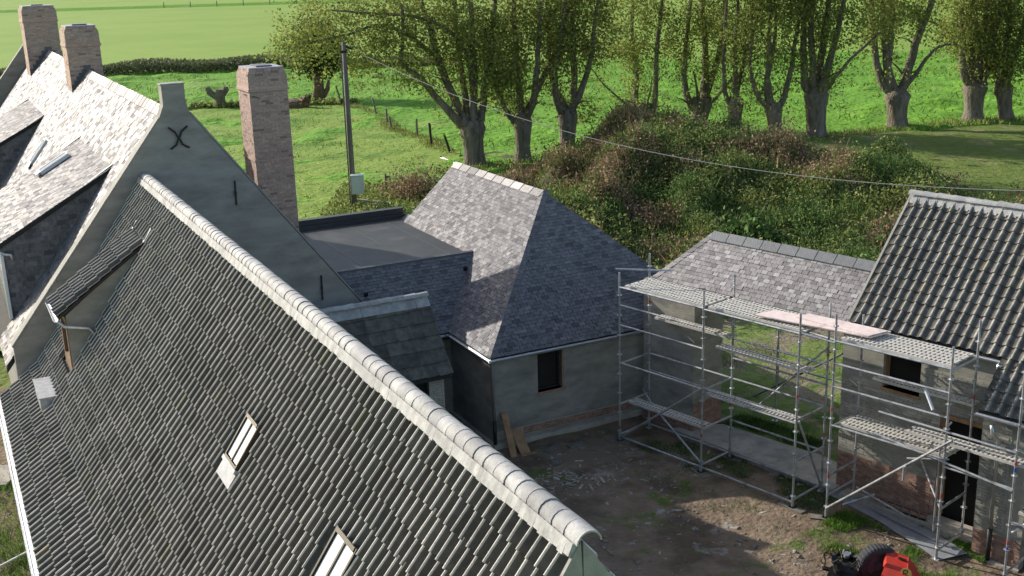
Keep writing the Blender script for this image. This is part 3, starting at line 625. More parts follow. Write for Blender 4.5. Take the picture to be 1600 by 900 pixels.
for w_, z0, z1 in ((5.765, 6.48, 7.03), (7.57, 3.97, 4.57)):
    mb = MB(); mb.beam((w_, 24.84, z0), (w_+.012, 24.84, z1), .035, .03); mb.beam((w_+.0, 24.82, (z0+z1)/2-.05), (w_, 24.82, (z0+z1)/2+.05), .05, .04); part('wall_anchor', mb, M['iron'], B, label='straight black iron wall anchor')
bR, bZ, bE, bEZ = 4.65, 8.62, .62, 3.52
bu0, bu1 = 25.2, 54.0
zB = lambda w: bZ-(bR-w)*(bZ-bEZ)/(bR-bE)
mb = MB(); mb.prism([(bR, bu0, bZ-.03), (bE, bu0, bEZ-.03), (bE, bu0, bEZ-.15), (bR, bu0, bZ-.2), (8.68, bu0, bEZ-.15), (8.68, bu0, bEZ-.03)], (0, bu1-bu0, 0)); roofB = part('roof', mb, M['deck_dark'], B)
mb = MB(); mb.box(.9, 1.2, bu0, bu1, 0, 3.7); mb.box(8.1, 8.4, bu0, bu1, 0, 3.7); part('side_wall', mb, M['render'], B)
dB = Vector((bR-bE, 0, bZ-bEZ)); LB = dB.length
# openings for dormers on the left slope
sB = lambda w: (w-bE)/(bR-bE)*LB
d1 = (27.3, 33.0, 3.62, .93); d2 = (41.0, 47.0, 3.45, .93)
holesB = [ccw([(d[0]-bu0, -1), (d[1]-bu0, -1), (d[1]-bu0, sB(d[2])-.12), (d[0]-bu0, sB(d[2])-.12)]) for d in (d1, d2)]
slates(roofB, (bE, bu0, bEZ), (0, 1, 0), dB, [(0, 0), (bu1-bu0, 0), (bu1-bu0, LB), (0, LB)], .19, .112, SLATE, 300, holes=holesB)
slates(roofB, (8.68, bu0, bEZ), (0, 1, 0), (bR-8.68, 0, bZ-bEZ), [(0, 0), (bu1-bu0, 0), (bu1-bu0, LB), (0, LB)], .35, .25, SLATE, 0)
for d in (d1, d2):
    zt = zB(d[2]); zf = 5.72; mb = MB()
    for ua in (d[0], d[1]-.12): mb.prism([(d[2], ua, zt), (d[3], ua, zf-.06), (d[3], ua, zB(d[3])-.05)], (0, .12, 0))
    mb.box(d[3], d[3]+.1, d[0]+.12, d[1]-.12, 3.9, 4.3); mb.box(d[3], d[3]+.1, d[0]+.12, d[1]-.12, 5.4, 5.62)
    dm = part('dormer', mb, M['lead_dark'], B, label='wide slate covered dormer' )
    mb = MB(); mb.box(d[3]+.04, d[3]+.07, d[0]+.12, d[1]-.12, 4.3, 5.4); part('pane', mb, M['glass_dark'], dm)
    dn = Vector((d[2]-(d[3]-.12), 0, zt-zf-.02)); nv = Vector((-dn.z, 0, dn.x)).normalized(); O_ = Vector((d[3]-.12, d[0]-.06, zf-.03))
    mb = MB(); mb.prism([O_-nv*.1, O_+dn-nv*.1, O_+dn-nv*.01, O_-nv*.01], (0, d[1]-d[0]+.12, 0)); part('dormer_roof', mb, M['deck_dark'], dm)
    BASE['tmp'] = BASE[B.name]
    slates(dm, O_, (0, 1, 0), dn, [(0, 0), (d[1]-d[0]+.12, 0), (d[1]-d[0]+.12, dn.length+.12), (0, dn.length+.12)], .19, .112, SLATE, 0)
    # slate hung cheek, facing the camera
    pl = [(d[3], zB(d[3])), (d[2], zt-.02), (d[3], zf-.07)]
    slates(dm, (0, d[0], 0), (1, 0, 0), (0, 0, 1), pl, .26, .16, SLATE, 0) if False else None
    mbx = MB(); pc = ccw(pl); z = 3.6; r = 0
    while z < zt:
        x = d[3]-(.09 if r % 2 else 0)
        while x < d[2]:
            c = clip(pc, [(x+.002, z), (x+.178, z), (x+.178, z+.112), (x+.002, z+.112)])
            if len(c) > 2:
                k = len(c); o_ = random.uniform(.004, .014); mbx.poly([(p[0], d[0]-o_-.008*(1-(p[1]-z)/.11), p[1]) for p in c]+[(p[0], d[0], p[1]) for p in c], [tuple(range(k))]+[(i, k+i, k+(i+1) % k, (i+1) % k) for i in range(k)])
            x += .18
        z += .11; r += 1
    part('cheek_slates', mbx, SLATE['tv'], dm, kind='stuff')
gutter(B, (.88, d1[0], 5.62), (.88, d1[1], 5.62), .06, M['zinc'], 'dormer_gutter')
mb = MB(); mb.tube([(.90, 27.2, 5.58), (1.0, 27.16, 5.52), (1.12, 27.16, 5.50), (1.16, 27.16, 5.35)], .04, 8); part('dormer_downpipe', mb, M['zinc'], B, smooth=True)
mb = MB(); mb.box(.90, .97, 27.22, 27.32, 4.0, 5.5); part('corner_board', mb, M['white'], B)
# ridge slates: overlapping flat pairs
def ridge_slates(parent, a, b, ln, wd, drop, mats, nside=(1, -1), name='ridge_cap'):
    a = Vector(a); b = Vector(b); d = (b-a).normalized(); n = round((b-a).length/ln); ln = (b-a).length/n; x = Vector((0, 0, 1)).cross(d).normalized()
    for i in range(n):
        for s in nside:
            p = a+d*(i*ln); q = a+d*(i*ln+ln*.95); lo = x*s*wd-Vector((0, 0, drop)); t = Vector((0, 0, .012+random.uniform(0, .008)))
            mb = MB(); mb.hexa([p, q, q+lo, p+lo], [p+t+Vector((0, 0, .01)), q+t, q+lo+t, p+lo+t+Vector((0, 0, .01))]); part(name, mb, mats['obj'], parent)
ridge_slates(roofB, (bR, bu0, bZ+.02), (bR, 38.4, bZ+.02), .42, .16, .20, SLATEC)
ridge_slates(roofB, (bR, 39.8, bZ+.02), (bR, 50, bZ+.02), .5, .16, .20, SLATEC)
# far parapet gable
mb = MB(); mb.prism([(.5, 54.0, 0), (8.8, 54.0, 0), (8.8, 54.0, 4.3), (bR, 54.0, 9.5), (.5, 54.0, 4.3)], (0, .4, 0)); part('far_gable_wall', mb, M['render_gable'], B)
# three narrow roof windows
for (w_, u_, l_, dd) in ((2.56, 37.3, .85, 0), (2.56, 33.6, .88, 0)):
    nB = dB.normalized(); nm = Vector((-nB.z, 0, nB.x))
    roof_window(B, Vector((w_, u_, zB(w_)))+nm*.03, (0, 1, 0), nB, .44, l_, apron=.18, hgt=.055, fm='white', label='narrow roof window in the slate slope')
dn = Vector((d1[2]-(d1[3]-.12), 0, zB(d1[2])-5.72)).normalized(); nv = Vector((-dn.z, 0, dn.x))
roof_window(B, Vector((2.32, 31.3, 5.72+(2.32-.81)*dn.z/dn.x))+nv*.03, (0, 1, 0), dn, .44, .85, apron=.12, hgt=.055, fm='white', label='narrow roof window on the near dormer roof')

def chimney(parent, w0, w1, u0, u1, zb, zt, label, stepped=None, band=(.85,), capz=.22):
    mb = MB(); mb.box(w0+.012, w1-.012, u0+.012, u1-.012, zb, zt-capz); ch = part('chimney', mb, M['mortar'], parent, label=label)
    H = zt-zb
    def face(wa, wb, ua, ub, z0, z1, pr=.006):
        bricks(ch, (wa, ua, z0), (1, 0, 0), wb-wa, z1-z0, BRICK, out=(0, -1, 0), proud=pr)
        bricks(ch, (wa, ub, z0), (0, -1, 0), ub-ua, z1-z0, BRICK, out=(-1, 0, 0), proud=pr)
        bricks(ch, (wb, ua, z0), (0, 1, 0), ub-ua, z1-z0, BRICK, out=(1, 0, 0), proud=pr)
        bricks(ch, (wb, ub, z0), (-1, 0, 0), wb-wa, z1-z0, BRICK, out=(0, 1, 0), proud=pr)
    face(w0+.012, w1-.012, u0+.012, u1-.012, zb, zt-.62)
    # collar courses, then the tapering head
    for (dz0, dz1, o_) in ((-.62, -.555, .03), (-.555, -.49, .012)):
        mb2 = MB(); mb2.box(w0-o_, w1+o_, u0-o_, u1+o_, zt+dz0, zt+dz1); part('brick_collar', mb2, BRICK['tv'], ch)
    if H > 4:
        mb2 = MB(); mb2.box(w0-.02, w1+.02, u0-.02, u1+.02, zt-2.55, zt-2.49); part('brick_collar', mb2, BRICK['tv'], ch)
    face(w0-.0, w1+.0, u0-.0, u1+.0, zt-.49, zt-.20)
    mb2 = MB(); mb2.box(w0, w1, u0, u1, zt-.49, zt-.20, .5)
    part('chimney_head', mb2, M['mortar'], ch)
    t = .085; mb2 = MB()
    mb2.hexa([(w0, u0, zt-.20), (w1, u0, zt-.20), (w1, u1, zt-.20), (w0, u1, zt-.20)], [(w0+t, u0+t, zt-.02), (w1-t, u0+t, zt-.02), (w1-t, u1-t, zt-.02), (w0+t, u1-t, zt-.02)])
    part('sloped_head', mb2, M['mortar'], ch)
    for k in range(3):
        s0 = t*k/3; zz = zt-.20+.06*k
        mb3 = MB(); x = w0+s0
        while x < w1-s0-.05:
            xe = min(x+.2, w1-s0); mb3.box(x+.004, xe-.004, u0+s0-.006, u0+s0+.06, zz+.004, zz+.056); x += .21
        x = u0+s0
        while x < u1-s0-.05:
            xe = min(x+.2, u1-s0); mb3.box(w0+s0-.006, w0+s0+.06, x+.004, xe-.004, zz+.004, zz+.056); x += .21
        part('head_brick_course', mb3, BRICK['tv'], ch, kind='stuff')
    mb2 = MB(); mb2.box(w0+t-.02, w1-t+.02, u0+t-.02, u1-t+.02, zt-.02, zt+.02); part('chimney_slab', mb2, M['lead'], ch)
    cw, cu = (w0+w1)/2, (u0+u1)/2; mb2 = MB(); mb2.box(cw-.22, cw+.22, cu-.35, cu+.35, zt+.02, zt+.06); part('flue_cover', mb2, M['lead_dark'], ch)
    return ch
c3 = chimney(B, 7.84, 8.93, 31.0, 32.25, 0, 8.92, 'very tall brick chimney rising at the right wall of the house')
c2 = chimney(B, 4.10, 5.12, 38.5, 39.8, 7.6, 9.98, 'nearer brick chimney on the slate ridge')
c1 = chimney(B, 3.85, 5.15, 50.2, 51.8, 7.6, 10.38, 'farther brick chimney on the slate ridge')
mb = MB()   # stepped lead where the roof meets the chimneys
for (w0, u0, wtop) in ((4.10, 38.49, 4.65), (3.85, 50.19, 4.65)):
    n_ = 6
    for i in range(n_):
        wa = w0+(wtop-w0)*i/n_; wb = w0+(wtop-w0)*(i+1)/n_; mb.box(wa, wb, u0-.012, u0+.02, zB(wa)-.1, zB(wb)+.16)
        wa2, wb2 = 2*wtop-wb, 2*wtop-wa; mb.box(wa2, wb2, u0-.012, u0+.02, zB(2*wtop-wb2)-.2, zB(2*wtop-wa2)+.16)
part('stepped_flashing', mb, M['lead_dark'], B)
mb = MB(); mb.beam((7.80, 31.1, 8.22), (7.64, 30.8, 8.27), .02, .02); mb.beam((7.9, 30.98, 8.2), (8.1, 30.90, 8.12), .015, .015); part('chimney_hook', mb, M['iron'], B)

# ------------------------------------------------------------------ flat roof link and slate skirt
K = thing('flat_roof_wing', 'low wing with a black membrane flat roof and a slate skirt facing the yard', 'building', 'A', (10.5, 28, 0))
mb = MB(); mb.box(8.0, 12.95, 27.28, 32.9, 3.70, 3.84); part('flat_roof', mb, M['epdm'], K)
mb = MB(); mb.box(8.4, 12.9, 32.9, 33.15, 3.3, 4.12); mb.box(8.42, 12.9, 32.72, 32.9, 3.84, 3.95); part('upstand', mb, M['epdm_edge'], K)
mb = MB(); mb.box(8.3, 12.95, 27.22, 27.36, 3.84, 3.93); mb.prism([(12.70, 27.3, 3.84), (12.95, 27.3, 3.84), (12.95, 27.3, 3.96)], (0, 5.4, 0)); part('membrane_edge', mb, M['lead_dark'], K)
for w_ in (9.6, 10.9, 12.1):
    mb = MB(); mb.box(w_, w_+.035, 27.4, 32.7, 3.84, 3.846); part('membrane_seam', mb, M['epdm_edge'], K)
mb = MB(); mb.box(8.2, 11.2, 25.62, 25.85, 0, 2.4); mb.box(8.2, 13, 32.9, 33.1, 0, 3.3); part('wall', mb, M['render'], K)
kd = Vector((0, 27.30-25.42, 3.93-2.38)); mb = MB(); mb.prism([(7.9, 25.42, 2.36), (7.9, 27.3, 3.90), (7.9, 27.3, 3.7), (7.9, 25.42, 2.2)], (5.0, 0, 0))
kr = part('skirt_roof', mb, M['deck_dark'], K)
slates(kr, (7.9, 25.42, 2.38), (1, 0, 0), kd, [(0, 0), (3.16, 0), (4.92, kd.length), (0, kd.length)], .19, .102, SLATE, 200)
gutter(K, (11.1, 25.36, 2.34), (8.2, 25.36, 2.34), .06, M['zinc'])
for w_, t_ in ((9.25, .62), (12.2, .75)):
    q = Vector((w_, 25.42, 2.38))+kd*t_; mb = MB(); mb.beam(q, q+Vector((0, -.06, .12)), .09, .05); part('roof_hook', mb, M['iron'], K)

# ------------------------------------------------------------------ E: hipped pavilion
E = thing('hipped_pavilion', 'grey rendered pavilion with a steep hipped slate roof and a single dark window', 'building', 'A', (13.5, 26, 0))
eL, eF, eA, eZ0, eZ1 = 11.02, 22.98, 14.42, 2.40, 5.52
mb = MB(); wx0, wx1, wz0, wz1 = 12.36, 13.10, 1.22, 2.22
mb.box(11.15, wx0, 23.10, 23.40, 0, 2.38); mb.box(wx1, 17.4, 23.10, 23.40, 0, 2.38); mb.box(wx0, wx1, 23.10, 23.40, 0, wz0); mb.box(wx0, wx1, 23.10, 23.40, wz1, 2.38)
part('front_wall', mb, M['render'], E)
mb = MB(); mb.box(11.15, 11.45, 23.40, 31.9, 0, 2.38); mb.box(17.2, 17.4, 23.4, 31.9, 0, 2.38); mb.prism([(11.15, 31.9, 0), (17.6, 31.9, 0), (17.6, 31.9, 2.4), (eA, 31.9, 5.4), (11.15, 31.9, 2.4)], (0, .25, 0)); part('side_wall', mb, M['render'], E)
mb = MB(); mb.box(wx0, wx1, 23.30, 23.36, wz0, wz1); wn = part('window', mb, M['dark_in'], E)
mb = MB(); mb.box(wx1-.05, wx1+.004, 23.094, 23.3, wz0, wz1); mb.box(wx0-.02, wx1+.04, 23.085, 23.32, wz0-.07, wz0); part('brick_reveal', mb, BRICKR['tv'], wn)
mb = MB(); mb.box(wx0, wx1, 23.24, 23.29, wz0, wz0+.05); mb.box(wx0, wx0+.05, 23.24, 23.29, wz0, wz1); mb.box(wx1-.1, wx1-.05, 23.24, 23.29, wz0, wz1); part('window_frame', mb, M['black_frame'], wn)
mb = MB(); mb.box(11.16, 17, 23.085, 23.1, .20, .42); pb = part('plinth_band', mb, M['mortar'], E)
bricks(pb, (11.9, 23.085, .21), (1, 0, 0), 5.0, .20, BRICKR, nind=70, out=(0, -1, 0), proud=.01)
mb = MB(); mb.box(11.05, 17, 22.98, 23.10, -.05, .13); mb.box(11.05, 11.15, 23.1, 31, -.05, .10); part('footing', mb, M['concrete'], E)
ed = Vector((eA-eL, 0, eZ1-eZ0)); eLn = ed.length; eU = eF+(eA-eL)*.99
mb = MB()
mb.poly([(eL, eF, eZ0-.03), (eL, 32.1, eZ0-.03), (eA, 32.1, eZ1-.04), (eA, eU, eZ1-.04), (2*eA-eL, eF, eZ0-.03), (2*eA-eL, 32.1, eZ0-.03)], [(0, 3, 2, 1), (0, 4, 3), (4, 5, 2, 3), (0, 1, 5, 4)])
er = part('roof', mb, M['deck_dark'], E)
slates(er, (eL, eF, eZ0), (0, 1, 0), ed, [(0, 0), (32.1-eF, 0), (32.1-eF, eLn), (eU-eF, eLn)], .19, .102, SLATE, 300)
fd = Vector((0, eU-eF, eZ1-eZ0)); fl = fd.length
er2 = part('front_hip', MB().poly([(eL+.3, eF+.02, eZ0-.06), (2*eA-eL-.3, eF+.02, eZ0-.06), (eA, eU-.05, eZ1-.1)], [(0, 1, 2)]), M['deck_dark'], E)
slates(er2, (eL, eF, eZ0), (1, 0, 0), fd, [(0, 0), (2*(eA-eL), 0), (eA-eL, fl)], .19, .102, SLATE, 300)
slates(er, (2*eA-eL, eF, eZ0), (0, 1, 0), (-(eA-eL), 0, eZ1-eZ0), [(0, 0), (32.1-eF, 0), (32.1-eF, eLn), (eU-eF, eLn)], .3, .2, SLATE, 0)
# hip slates along the near-left hip
ha = Vector((eL, eF, eZ0+.01)); hb = Vector((eA, eU, eZ1+.01)); nh = 30; mbh = []
for i in range(nh):
    p = ha+(hb-ha)*(i/nh); q = ha+(hb-ha)*((i+1.15)/nh); s1_ = Vector((0, .17, 0))*1.0; s2_ = Vector((.17, 0, 0)); up = Vector((0, 0, .022))
    mb = MB(); mb.hexa([p, q, q+s1_, p+s1_], [p+up*1.5, q+up*.7, q+s1_+up*.7, p+s1_+up*1.5]); part('hip_slate', mb, SLATE['obj'], er)
    mb = MB(); mb.hexa([p, q, q+s2_, p+s2_], [p+up*1.5, q+up*.7, q+s2_+up*.7, p+s2_+up*1.5]); part('hip_slate', mb, SLATE['obj'], er)
ridge_slates(er, (eA, eU, eZ1+.02), (eA, 32.1, eZ1+.02), .60, .17, .15, SLATEC)
gutter(E, (eL-.05, 25.4, eZ0-.04), (eL-.05, eF-.06, eZ0-.04), .055, M['zinc'])
gutter(E, (eL-.05, eF-.06, eZ0-.04), (16.1, eF-.06, eZ0-.04), .055, M['zinc'])
mb = MB(); mb.tube([(11.04, 22.98, 2.36), (11.07, 23.02, 2.25), (11.10, 23.04, .75)], .04, 8); part('downpipe', mb, M['zinc'], E, smooth=True)
mb = MB(); mb.tube([(11.10, 23.04, .76), (11.10, 23.04, .05)], .048, 8); part('downpipe_shoe', mb, M['iron'], E, smooth=True)

# ------------------------------------------------------------------ G: little tiled porch wing
G = thing('tiled_porch', 'small lean outbuilding with large flat grey tiles and a whitened ridge, beside the pavilion', 'building', 'A', (8.5, 23.7, 0))
gz, gzE, gu, guE, gw0, gw1 = 3.98, 2.47, 23.72, 22.38, 6.4, 9.76
mb = MB(); mb.box(6.9, 9.55, 22.52, 22.75, 0, 1.0); mb.box(6.9, 7.6, 22.52, 22.75, 1.0, 2.45); mb.box(9.2, 9.58, 22.5, 22.78, 0, 2.48); mb.prism([(9.30, 22.5, 0), (9.30, 24.8, 0), (9.30, 24.8, 2.5), (9.30, gu, 3.85), (9.30, 22.5, 2.5)], (.25, 0, 0)); part('wall', mb, M['render_house'], G)
mb = MB(); mb.box(7.6, 9.2, 22.64, 22.7, 0, 2.5); part('doorway', mb, M['dark_in'], G)
bricks(G, (9.2, 22.5, 0), (1, 0, 0), .38, 2.4, BRICKG, nind=60, out=(0, -1, 0), proud=.01)
gd = Vector((0, gu-guE, gz-gzE)); mb = MB(); mb.prism([(gw0, guE, gzE-.03), (gw0, gu, gz-.03), (gw0, 2*gu-guE, gzE-.03), (gw0, 2*gu-guE, gzE-.1), (gw0, gu, gz-.13), (gw0, guE, gzE-.1)], (gw1-gw0, 0, 0)); gr = part('roof', mb, M['deck_dark'], G)
pantiles(gr, (gw0, guE, gzE), (1, 0, 0), gd, [(0, 0), (gw1-gw0, 0), (gw1-gw0, gd.length), (0, gd.length)], .325, .345, TILEG, PAN_G, 80, lift=.03)
pantiles(gr, (gw0, 2*gu-guE, gzE), (1, 0, 0), Vector((0, guE-gu, gz-gzE)), [(0, 0), (gw1-gw0, 0), (gw1-gw0, gd.length), (0, gd.length)], .325, .345, TILEG, PAN_G, 0, lift=.03)
mb = MB()
for i in range(10):
    x = gw0+i*.336; mb.hexa([(x, gu-.20, gz-.19), (x+.336, gu-.20, gz-.19), (x+.336, gu, gz+.03), (x, gu, gz+.03)], [(x, gu-.21*random.uniform(.9, 1.2), gz-.17), (x+.336, gu-.21, gz-.17), (x+.336, gu, gz+.06), (x, gu, gz+.06)], .5)
part('mortar_fillet', mb, CAP['tv'], gr)
ridge_caps(gr, (gw1+.02, gu, gz+.04), (gw0, gu, gz+.04), .30, .11, CAP, r2=.10)
#%%RIGHT
# ------------------------------------------------------------------ C: gateway roof and pier
Cg = thing('gateway', 'gateway roofed in pale slates between the scaffolding and the right hand house', 'gateway', 'C', (3, 2.4, 0))
mb = MB(); mb.box(-.55, 1.08, 1.50, 1.78, 0, 3.80); mb.box(.80, 1.08, 1.78, 2.62, 0, 3.78); pier = part('pier', mb, M['render_house'], Cg)
mb = MB(); mb.box(1.08, 5.25, 1.56, 1.74, 3.66, 3.84); mb.box(1.08, 5.25, 2.3, 2.42, 3.66, 3.84); part('beam', mb, M['timber'], Cg)
bricks(Cg, (1.083, 1.5, 0), (0, 1, 0), 1.12, .85, BRICKR, nind=60, out=(1, 0, 0), proud=.008)
bricks(Cg, (-.6, 1.497, 0), (1, 0, 0), 1.68, .42, BRICKR, nind=50, out=(0, -1, 0), proud=.008)
cz0, cz1, cv0, cv1 = 3.90, 5.0, 1.42, 2.49
cd = Vector((0, cv1-cv0, cz1-cz0)); cl = cd.length
mb = MB(); mb.poly([(-.22, cv0, cz0-.02), (5.34, cv0, cz0-.02), (5.34, cv1, cz1-.03), (.80, cv1, cz1-.03), (-.22, 2*cv1-cv0, cz0-.02), (5.34, 2*cv1-cv0, cz0-.02)], [(0, 1, 2, 3), (3, 2, 5, 4), (0, 3, 4), (1, 0, 4, 5)]); cr_ = part('roof', mb, M['deck_dark'], Cg)
slates(cr_, (-.22, cv0, cz0), (1, 0, 0), cd, [(0, 0), (5.56, 0), (5.56, cl), (1.02, cl)], .165, .105, SLATEC, 300)
slates(cr_, (-.22, 2*cv1-cv0, cz0), (1, 0, 0), Vector((0, cv0-cv1, cz1-cz0)), [(0, 0), (5.56, 0), (5.56, cl), (1.02, cl)], .3, .2, SLATEC, 0)
hd = Vector((1.02, 0, cz1-cz0)); slates(cr_, (-.22, cv0, cz0), (0, 1, 0), hd, [(0, 0), (2*(cv1-cv0), 0), ((cv1-cv0), hd.length)], .19, .145, SLATEC, 0)
ha = Vector((-.20, cv0, cz0+.01)); hb = Vector((.82, cv1, cz1+.01))
for i in range(9):
    p = ha+(hb-ha)*(i/9); q = ha+(hb-ha)*((i+1.1)/9); s2_ = Vector((.16, 0, 0)); up = Vector((0, 0, .02)); mb = MB(); mb.hexa([p, q, q+s2_, p+s2_], [p+up*1.5, q+up*.7, q+s2_+up*.7, p+s2_+up*1.5]); part('hip_slate', mb, SLATEC['obj'], cr_)
DKC = {'obj': pmat('angular_ridge_obj', (.11, .12, .125), (.15, .16, .165), 6, rough=.6, var='obj', vamt=.1)}
ridge_slates(cr_, (.84, cv1, cz1+.04), (5.3, cv1, cz1+.04), .495, .175, .175, DKC)
gutter(Cg, (-.25, cv0-.06, cz0-.05), (5.3, cv0-.06, cz0-.05), .045, M['zinc'])

# ------------------------------------------------------------------ D: house on the right
D = thing('scaffolded_house', 'pantiled house at the right edge with whitewashed brick walls behind scaffolding', 'house', 'C', (8.5, 4, 0))
dF = 1.45; zT = 3.92
mb = MB(); PD = 12.2; wa, wb, wc, wd = 6.16, 7.0, 2.70, 3.46; da, db, dc = 7.50, 8.62, 2.42
mb.box(5.2, wa, dF, dF+.3, -.05, zT); mb.box(wa, wb, dF, dF+.3, -.05, wc); mb.box(wa, wb, dF, dF+.3, wd, zT); mb.box(wb, da, dF, dF+.3, -.05, zT)
mb.box(da, db, dF, dF+.3, dc, zT); mb.box(db, PD, dF, dF+.3, -.05, zT); dw = part('front_wall', mb, M['render_house'], D)
mb = MB(); mb.box(5.2, 5.48, dF+.3, 5.9, -.05, zT); mb.prism([(5.22, dF+.1, zT), (5.22, 5.8, zT), (5.22, 3.7, 6.2)], (.26, 0, 0)); mb.box(5.2, PD, 5.6, 5.9, -.05, zT); part('side_wall', mb, M['render_house'], D)
mb = MB(); mb.box(wa-.1, wb+.1, dF+.24, dF+.29, wc-.1, wd+.1); wn = part('window', mb, M['dark_in'], D)
mb = MB(); mb.box(wb-.045, wb, dF+.1, dF+.2, wc, wd); mb.box(wa, wa+.045, dF+.1, dF+.2, wc, wd); mb.box(wa-.03, wb+.03, dF-.02, dF+.2, wc-.06, wc); part('window_frame', mb, M['timber'], wn)
mb = MB(); mb.box(da-.1, db+.1, dF+.24, dF+.29, -.05, dc+.1); dn_ = part('doorway', mb, M['dark_in'], D)
mb = MB(); mb.box(da, da+.10, dF+.02, dF+.22, .2, dc); mb.box(da-.02, db, dF-.05, dF+.2, dc, dc+.09); part('door_frame', mb, M['timber'], dn_)
mb = MB(); mb.box(da-.06, 8.66, dF-.14, dF+.1, .10, .20); part('threshold', mb, M['concrete'], D)
# plinth of red brick and pale slurried brick above it
bricks(dw, (5.2, dF-.002, 0), (1, 0, 0), da-5.2, 1.0, BRICKR, nind=160, out=(0, -1, 0), proud=.010, hole=lambda a, b, z: z > .98-.28*(a/2.3) and False)
bricks(dw, (5.2, dF-.002, 1.04), (1, 0, 0), da-5.2, 1.6, BRICKG, nind=120, out=(0, -1, 0), proud=.009, hole=lambda a, b, z: not (a < .75 or (z > 1.0 and a > .0)))
bricks(dw, (7.05, dF-.002, 2.4), (1, 0, 0), 1.5, 1.0, BRICKG, nind=40, out=(0, -1, 0), proud=.009)
# perforated bricks laid in two rows at the foot
for r_, (pa, pb_, vv) in enumerate(((6.15, 7.3, dF-.10), (6.55, 7.4, dF-.20))):
    x = pa
    while x < pb_:
        mb = MB(); mb.box(x, x+.17, vv-.045, vv+.05, .14-.07*r_, .20-.07*r_); bk = part('perforated_brick', mb, BRICKR['obj'], D)
        mb = MB()
        for k in range(3): mb.box(x+.02+k*.05, x+.05+k*.05, vv-.03, vv+.02, .2-.07*r_, .203-.07*r_)
        part('hole', mb, M['dark_in'], bk); x += .185
mb = MB(); mb.box(5.5, 8.6, dF-.34, dF-.002, -.05, .13); part('footing', mb, M['timber'] if False else M['concrete'], D)
# projecting pier under the catslide
mb = MB(); mb.box(8.66, 9.60, .82, dF-.001, -.05, 2.95); dp = part('projecting_pier', mb, M['render_house'], D)
bricks(dp, (8.66, .818, 0.02), (1, 0, 0), .94, .62, BRICKR, nind=60, out=(0, -1, 0), proud=.010)
bricks(dp, (8.66, .818, .70), (1, 0, 0), .58, 2.15, BRICKG, nind=110, out=(0, -1, 0), proud=.010)
bricks(dp, (8.658, dF, .02), (0, -1, 0), dF-.82, 2.8, BRICKG, nind=0, out=(-1, 0, 0), proud=.010)
mb = MB(); mb.box(9.66, 9.80, 1.0, 1.2, 0, 2.9); mb.box(9.66, 11.5, 1.0, 1.2, 2.5, 2.9); part('door_post', mb, M['timber'], D)
mb = MB(); mb.box(9.8, 11.6, 1.1, 1.15, 0, 2.5); part('doorway', mb, M['dark_in'], D)
mb = MB(); mb.box(8.60, 9.62, .74, .82, -.05, .06); part('pier_footing', mb, M['concrete'], D)
# roof: main slope with a catslide over the pier
rv, rz, ev, ez = 3.70, 6.33, 1.42, 3.96; sl_ = (rz-ez)/(rv-ev); cvv = .62; cz = ez-(ev-cvv)*sl_
dd = Vector((0, rv-ev, rz-ez)); Ldm = dd.length; extra = (ev-cvv)/(rv-ev)*Ldm
mb = MB(); mb.prism([(5.34, ev, ez-.03), (5.34, rv, rz-.03), (5.34, 2*rv-ev, ez-.03), (5.34, 2*rv-ev, ez-.12), (5.34, rv, rz-.15), (5.34, ev, ez-.12)], (PD-5.34, 0, 0)); mb.prism([(8.64, cvv, cz-.03), (8.64, ev, ez-.031), (8.64, ev, ez-.12), (8.64, cvv, cz-.12)], (PD-8.64, 0, 0)); drf = part('roof', mb, M['deck_dark'], D)
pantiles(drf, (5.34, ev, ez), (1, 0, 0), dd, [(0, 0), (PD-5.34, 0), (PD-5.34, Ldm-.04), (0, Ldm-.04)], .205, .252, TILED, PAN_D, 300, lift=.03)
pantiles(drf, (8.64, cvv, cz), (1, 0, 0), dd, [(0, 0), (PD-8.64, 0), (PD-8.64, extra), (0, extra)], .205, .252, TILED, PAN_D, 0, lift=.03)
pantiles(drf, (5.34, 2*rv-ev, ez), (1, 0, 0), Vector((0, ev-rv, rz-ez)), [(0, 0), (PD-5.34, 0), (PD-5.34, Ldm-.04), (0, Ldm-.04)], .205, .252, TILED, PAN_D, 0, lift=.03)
mb = MB(); nf = round((PD-5.34)/.205); dnm = dd.normalized(); dnn = Vector((0, -dnm.z, dnm.y))
for i in range(nf):
    for (xa, xb, dl, zl) in ((5.34+i*.205, 5.34+i*.205+.11, .20, .030), (5.34+i*.205+.11, 5.34+(i+1)*.205, .18, .048)):
        dl *= random.uniform(.95, 1.06); top = Vector((0, rv, rz)); lo = top-dnm*dl
        q = [Vector((xa, lo.y, lo.z))+dnn*zl, Vector((xb, lo.y, lo.z))+dnn*zl, Vector((xb, top.y, top.z))+dnn*.07, Vector((xa, top.y, top.z))+dnn*.07]
        mb.poly([p-dnn*.03 for p in q]+q, [(4, 5, 6, 7), (0, 1, 5, 4), (3, 0, 4, 7), (1, 2, 6, 5)], .5)
part('mortar_fillet', mb, CAP['tv'], drf)
ridge_caps(drf, (5.28, rv, rz+.05), (PD, rv, rz+.05), .33, .115, CAP, r2=.10)
mb = MB(); mb.prism([(5.28, ev, ez+.0), (5.28, rv, rz+.0), (5.28, rv, rz+.06), (5.28, ev, ez+.06)], (.05, 0, 0)); part('verge_board', mb, M['coping'], D)
gutter(D, (5.34, ev-.08, ez-.05), (8.72, ev-.08, ez-.05), .05, M['zinc'])
gutter(D, (8.6, cvv-.06, cz-.05), (PD, cvv-.06, cz-.05), .05, M['zinc'])
mb = MB(); mb.tube([(8.95, .56, 2.92), (8.97, .58, 2.72), (9.02, .74, 2.58), (9.02, .75, .72)], .04, 8); part('downpipe', mb, M['zinc'], D, smooth=True)
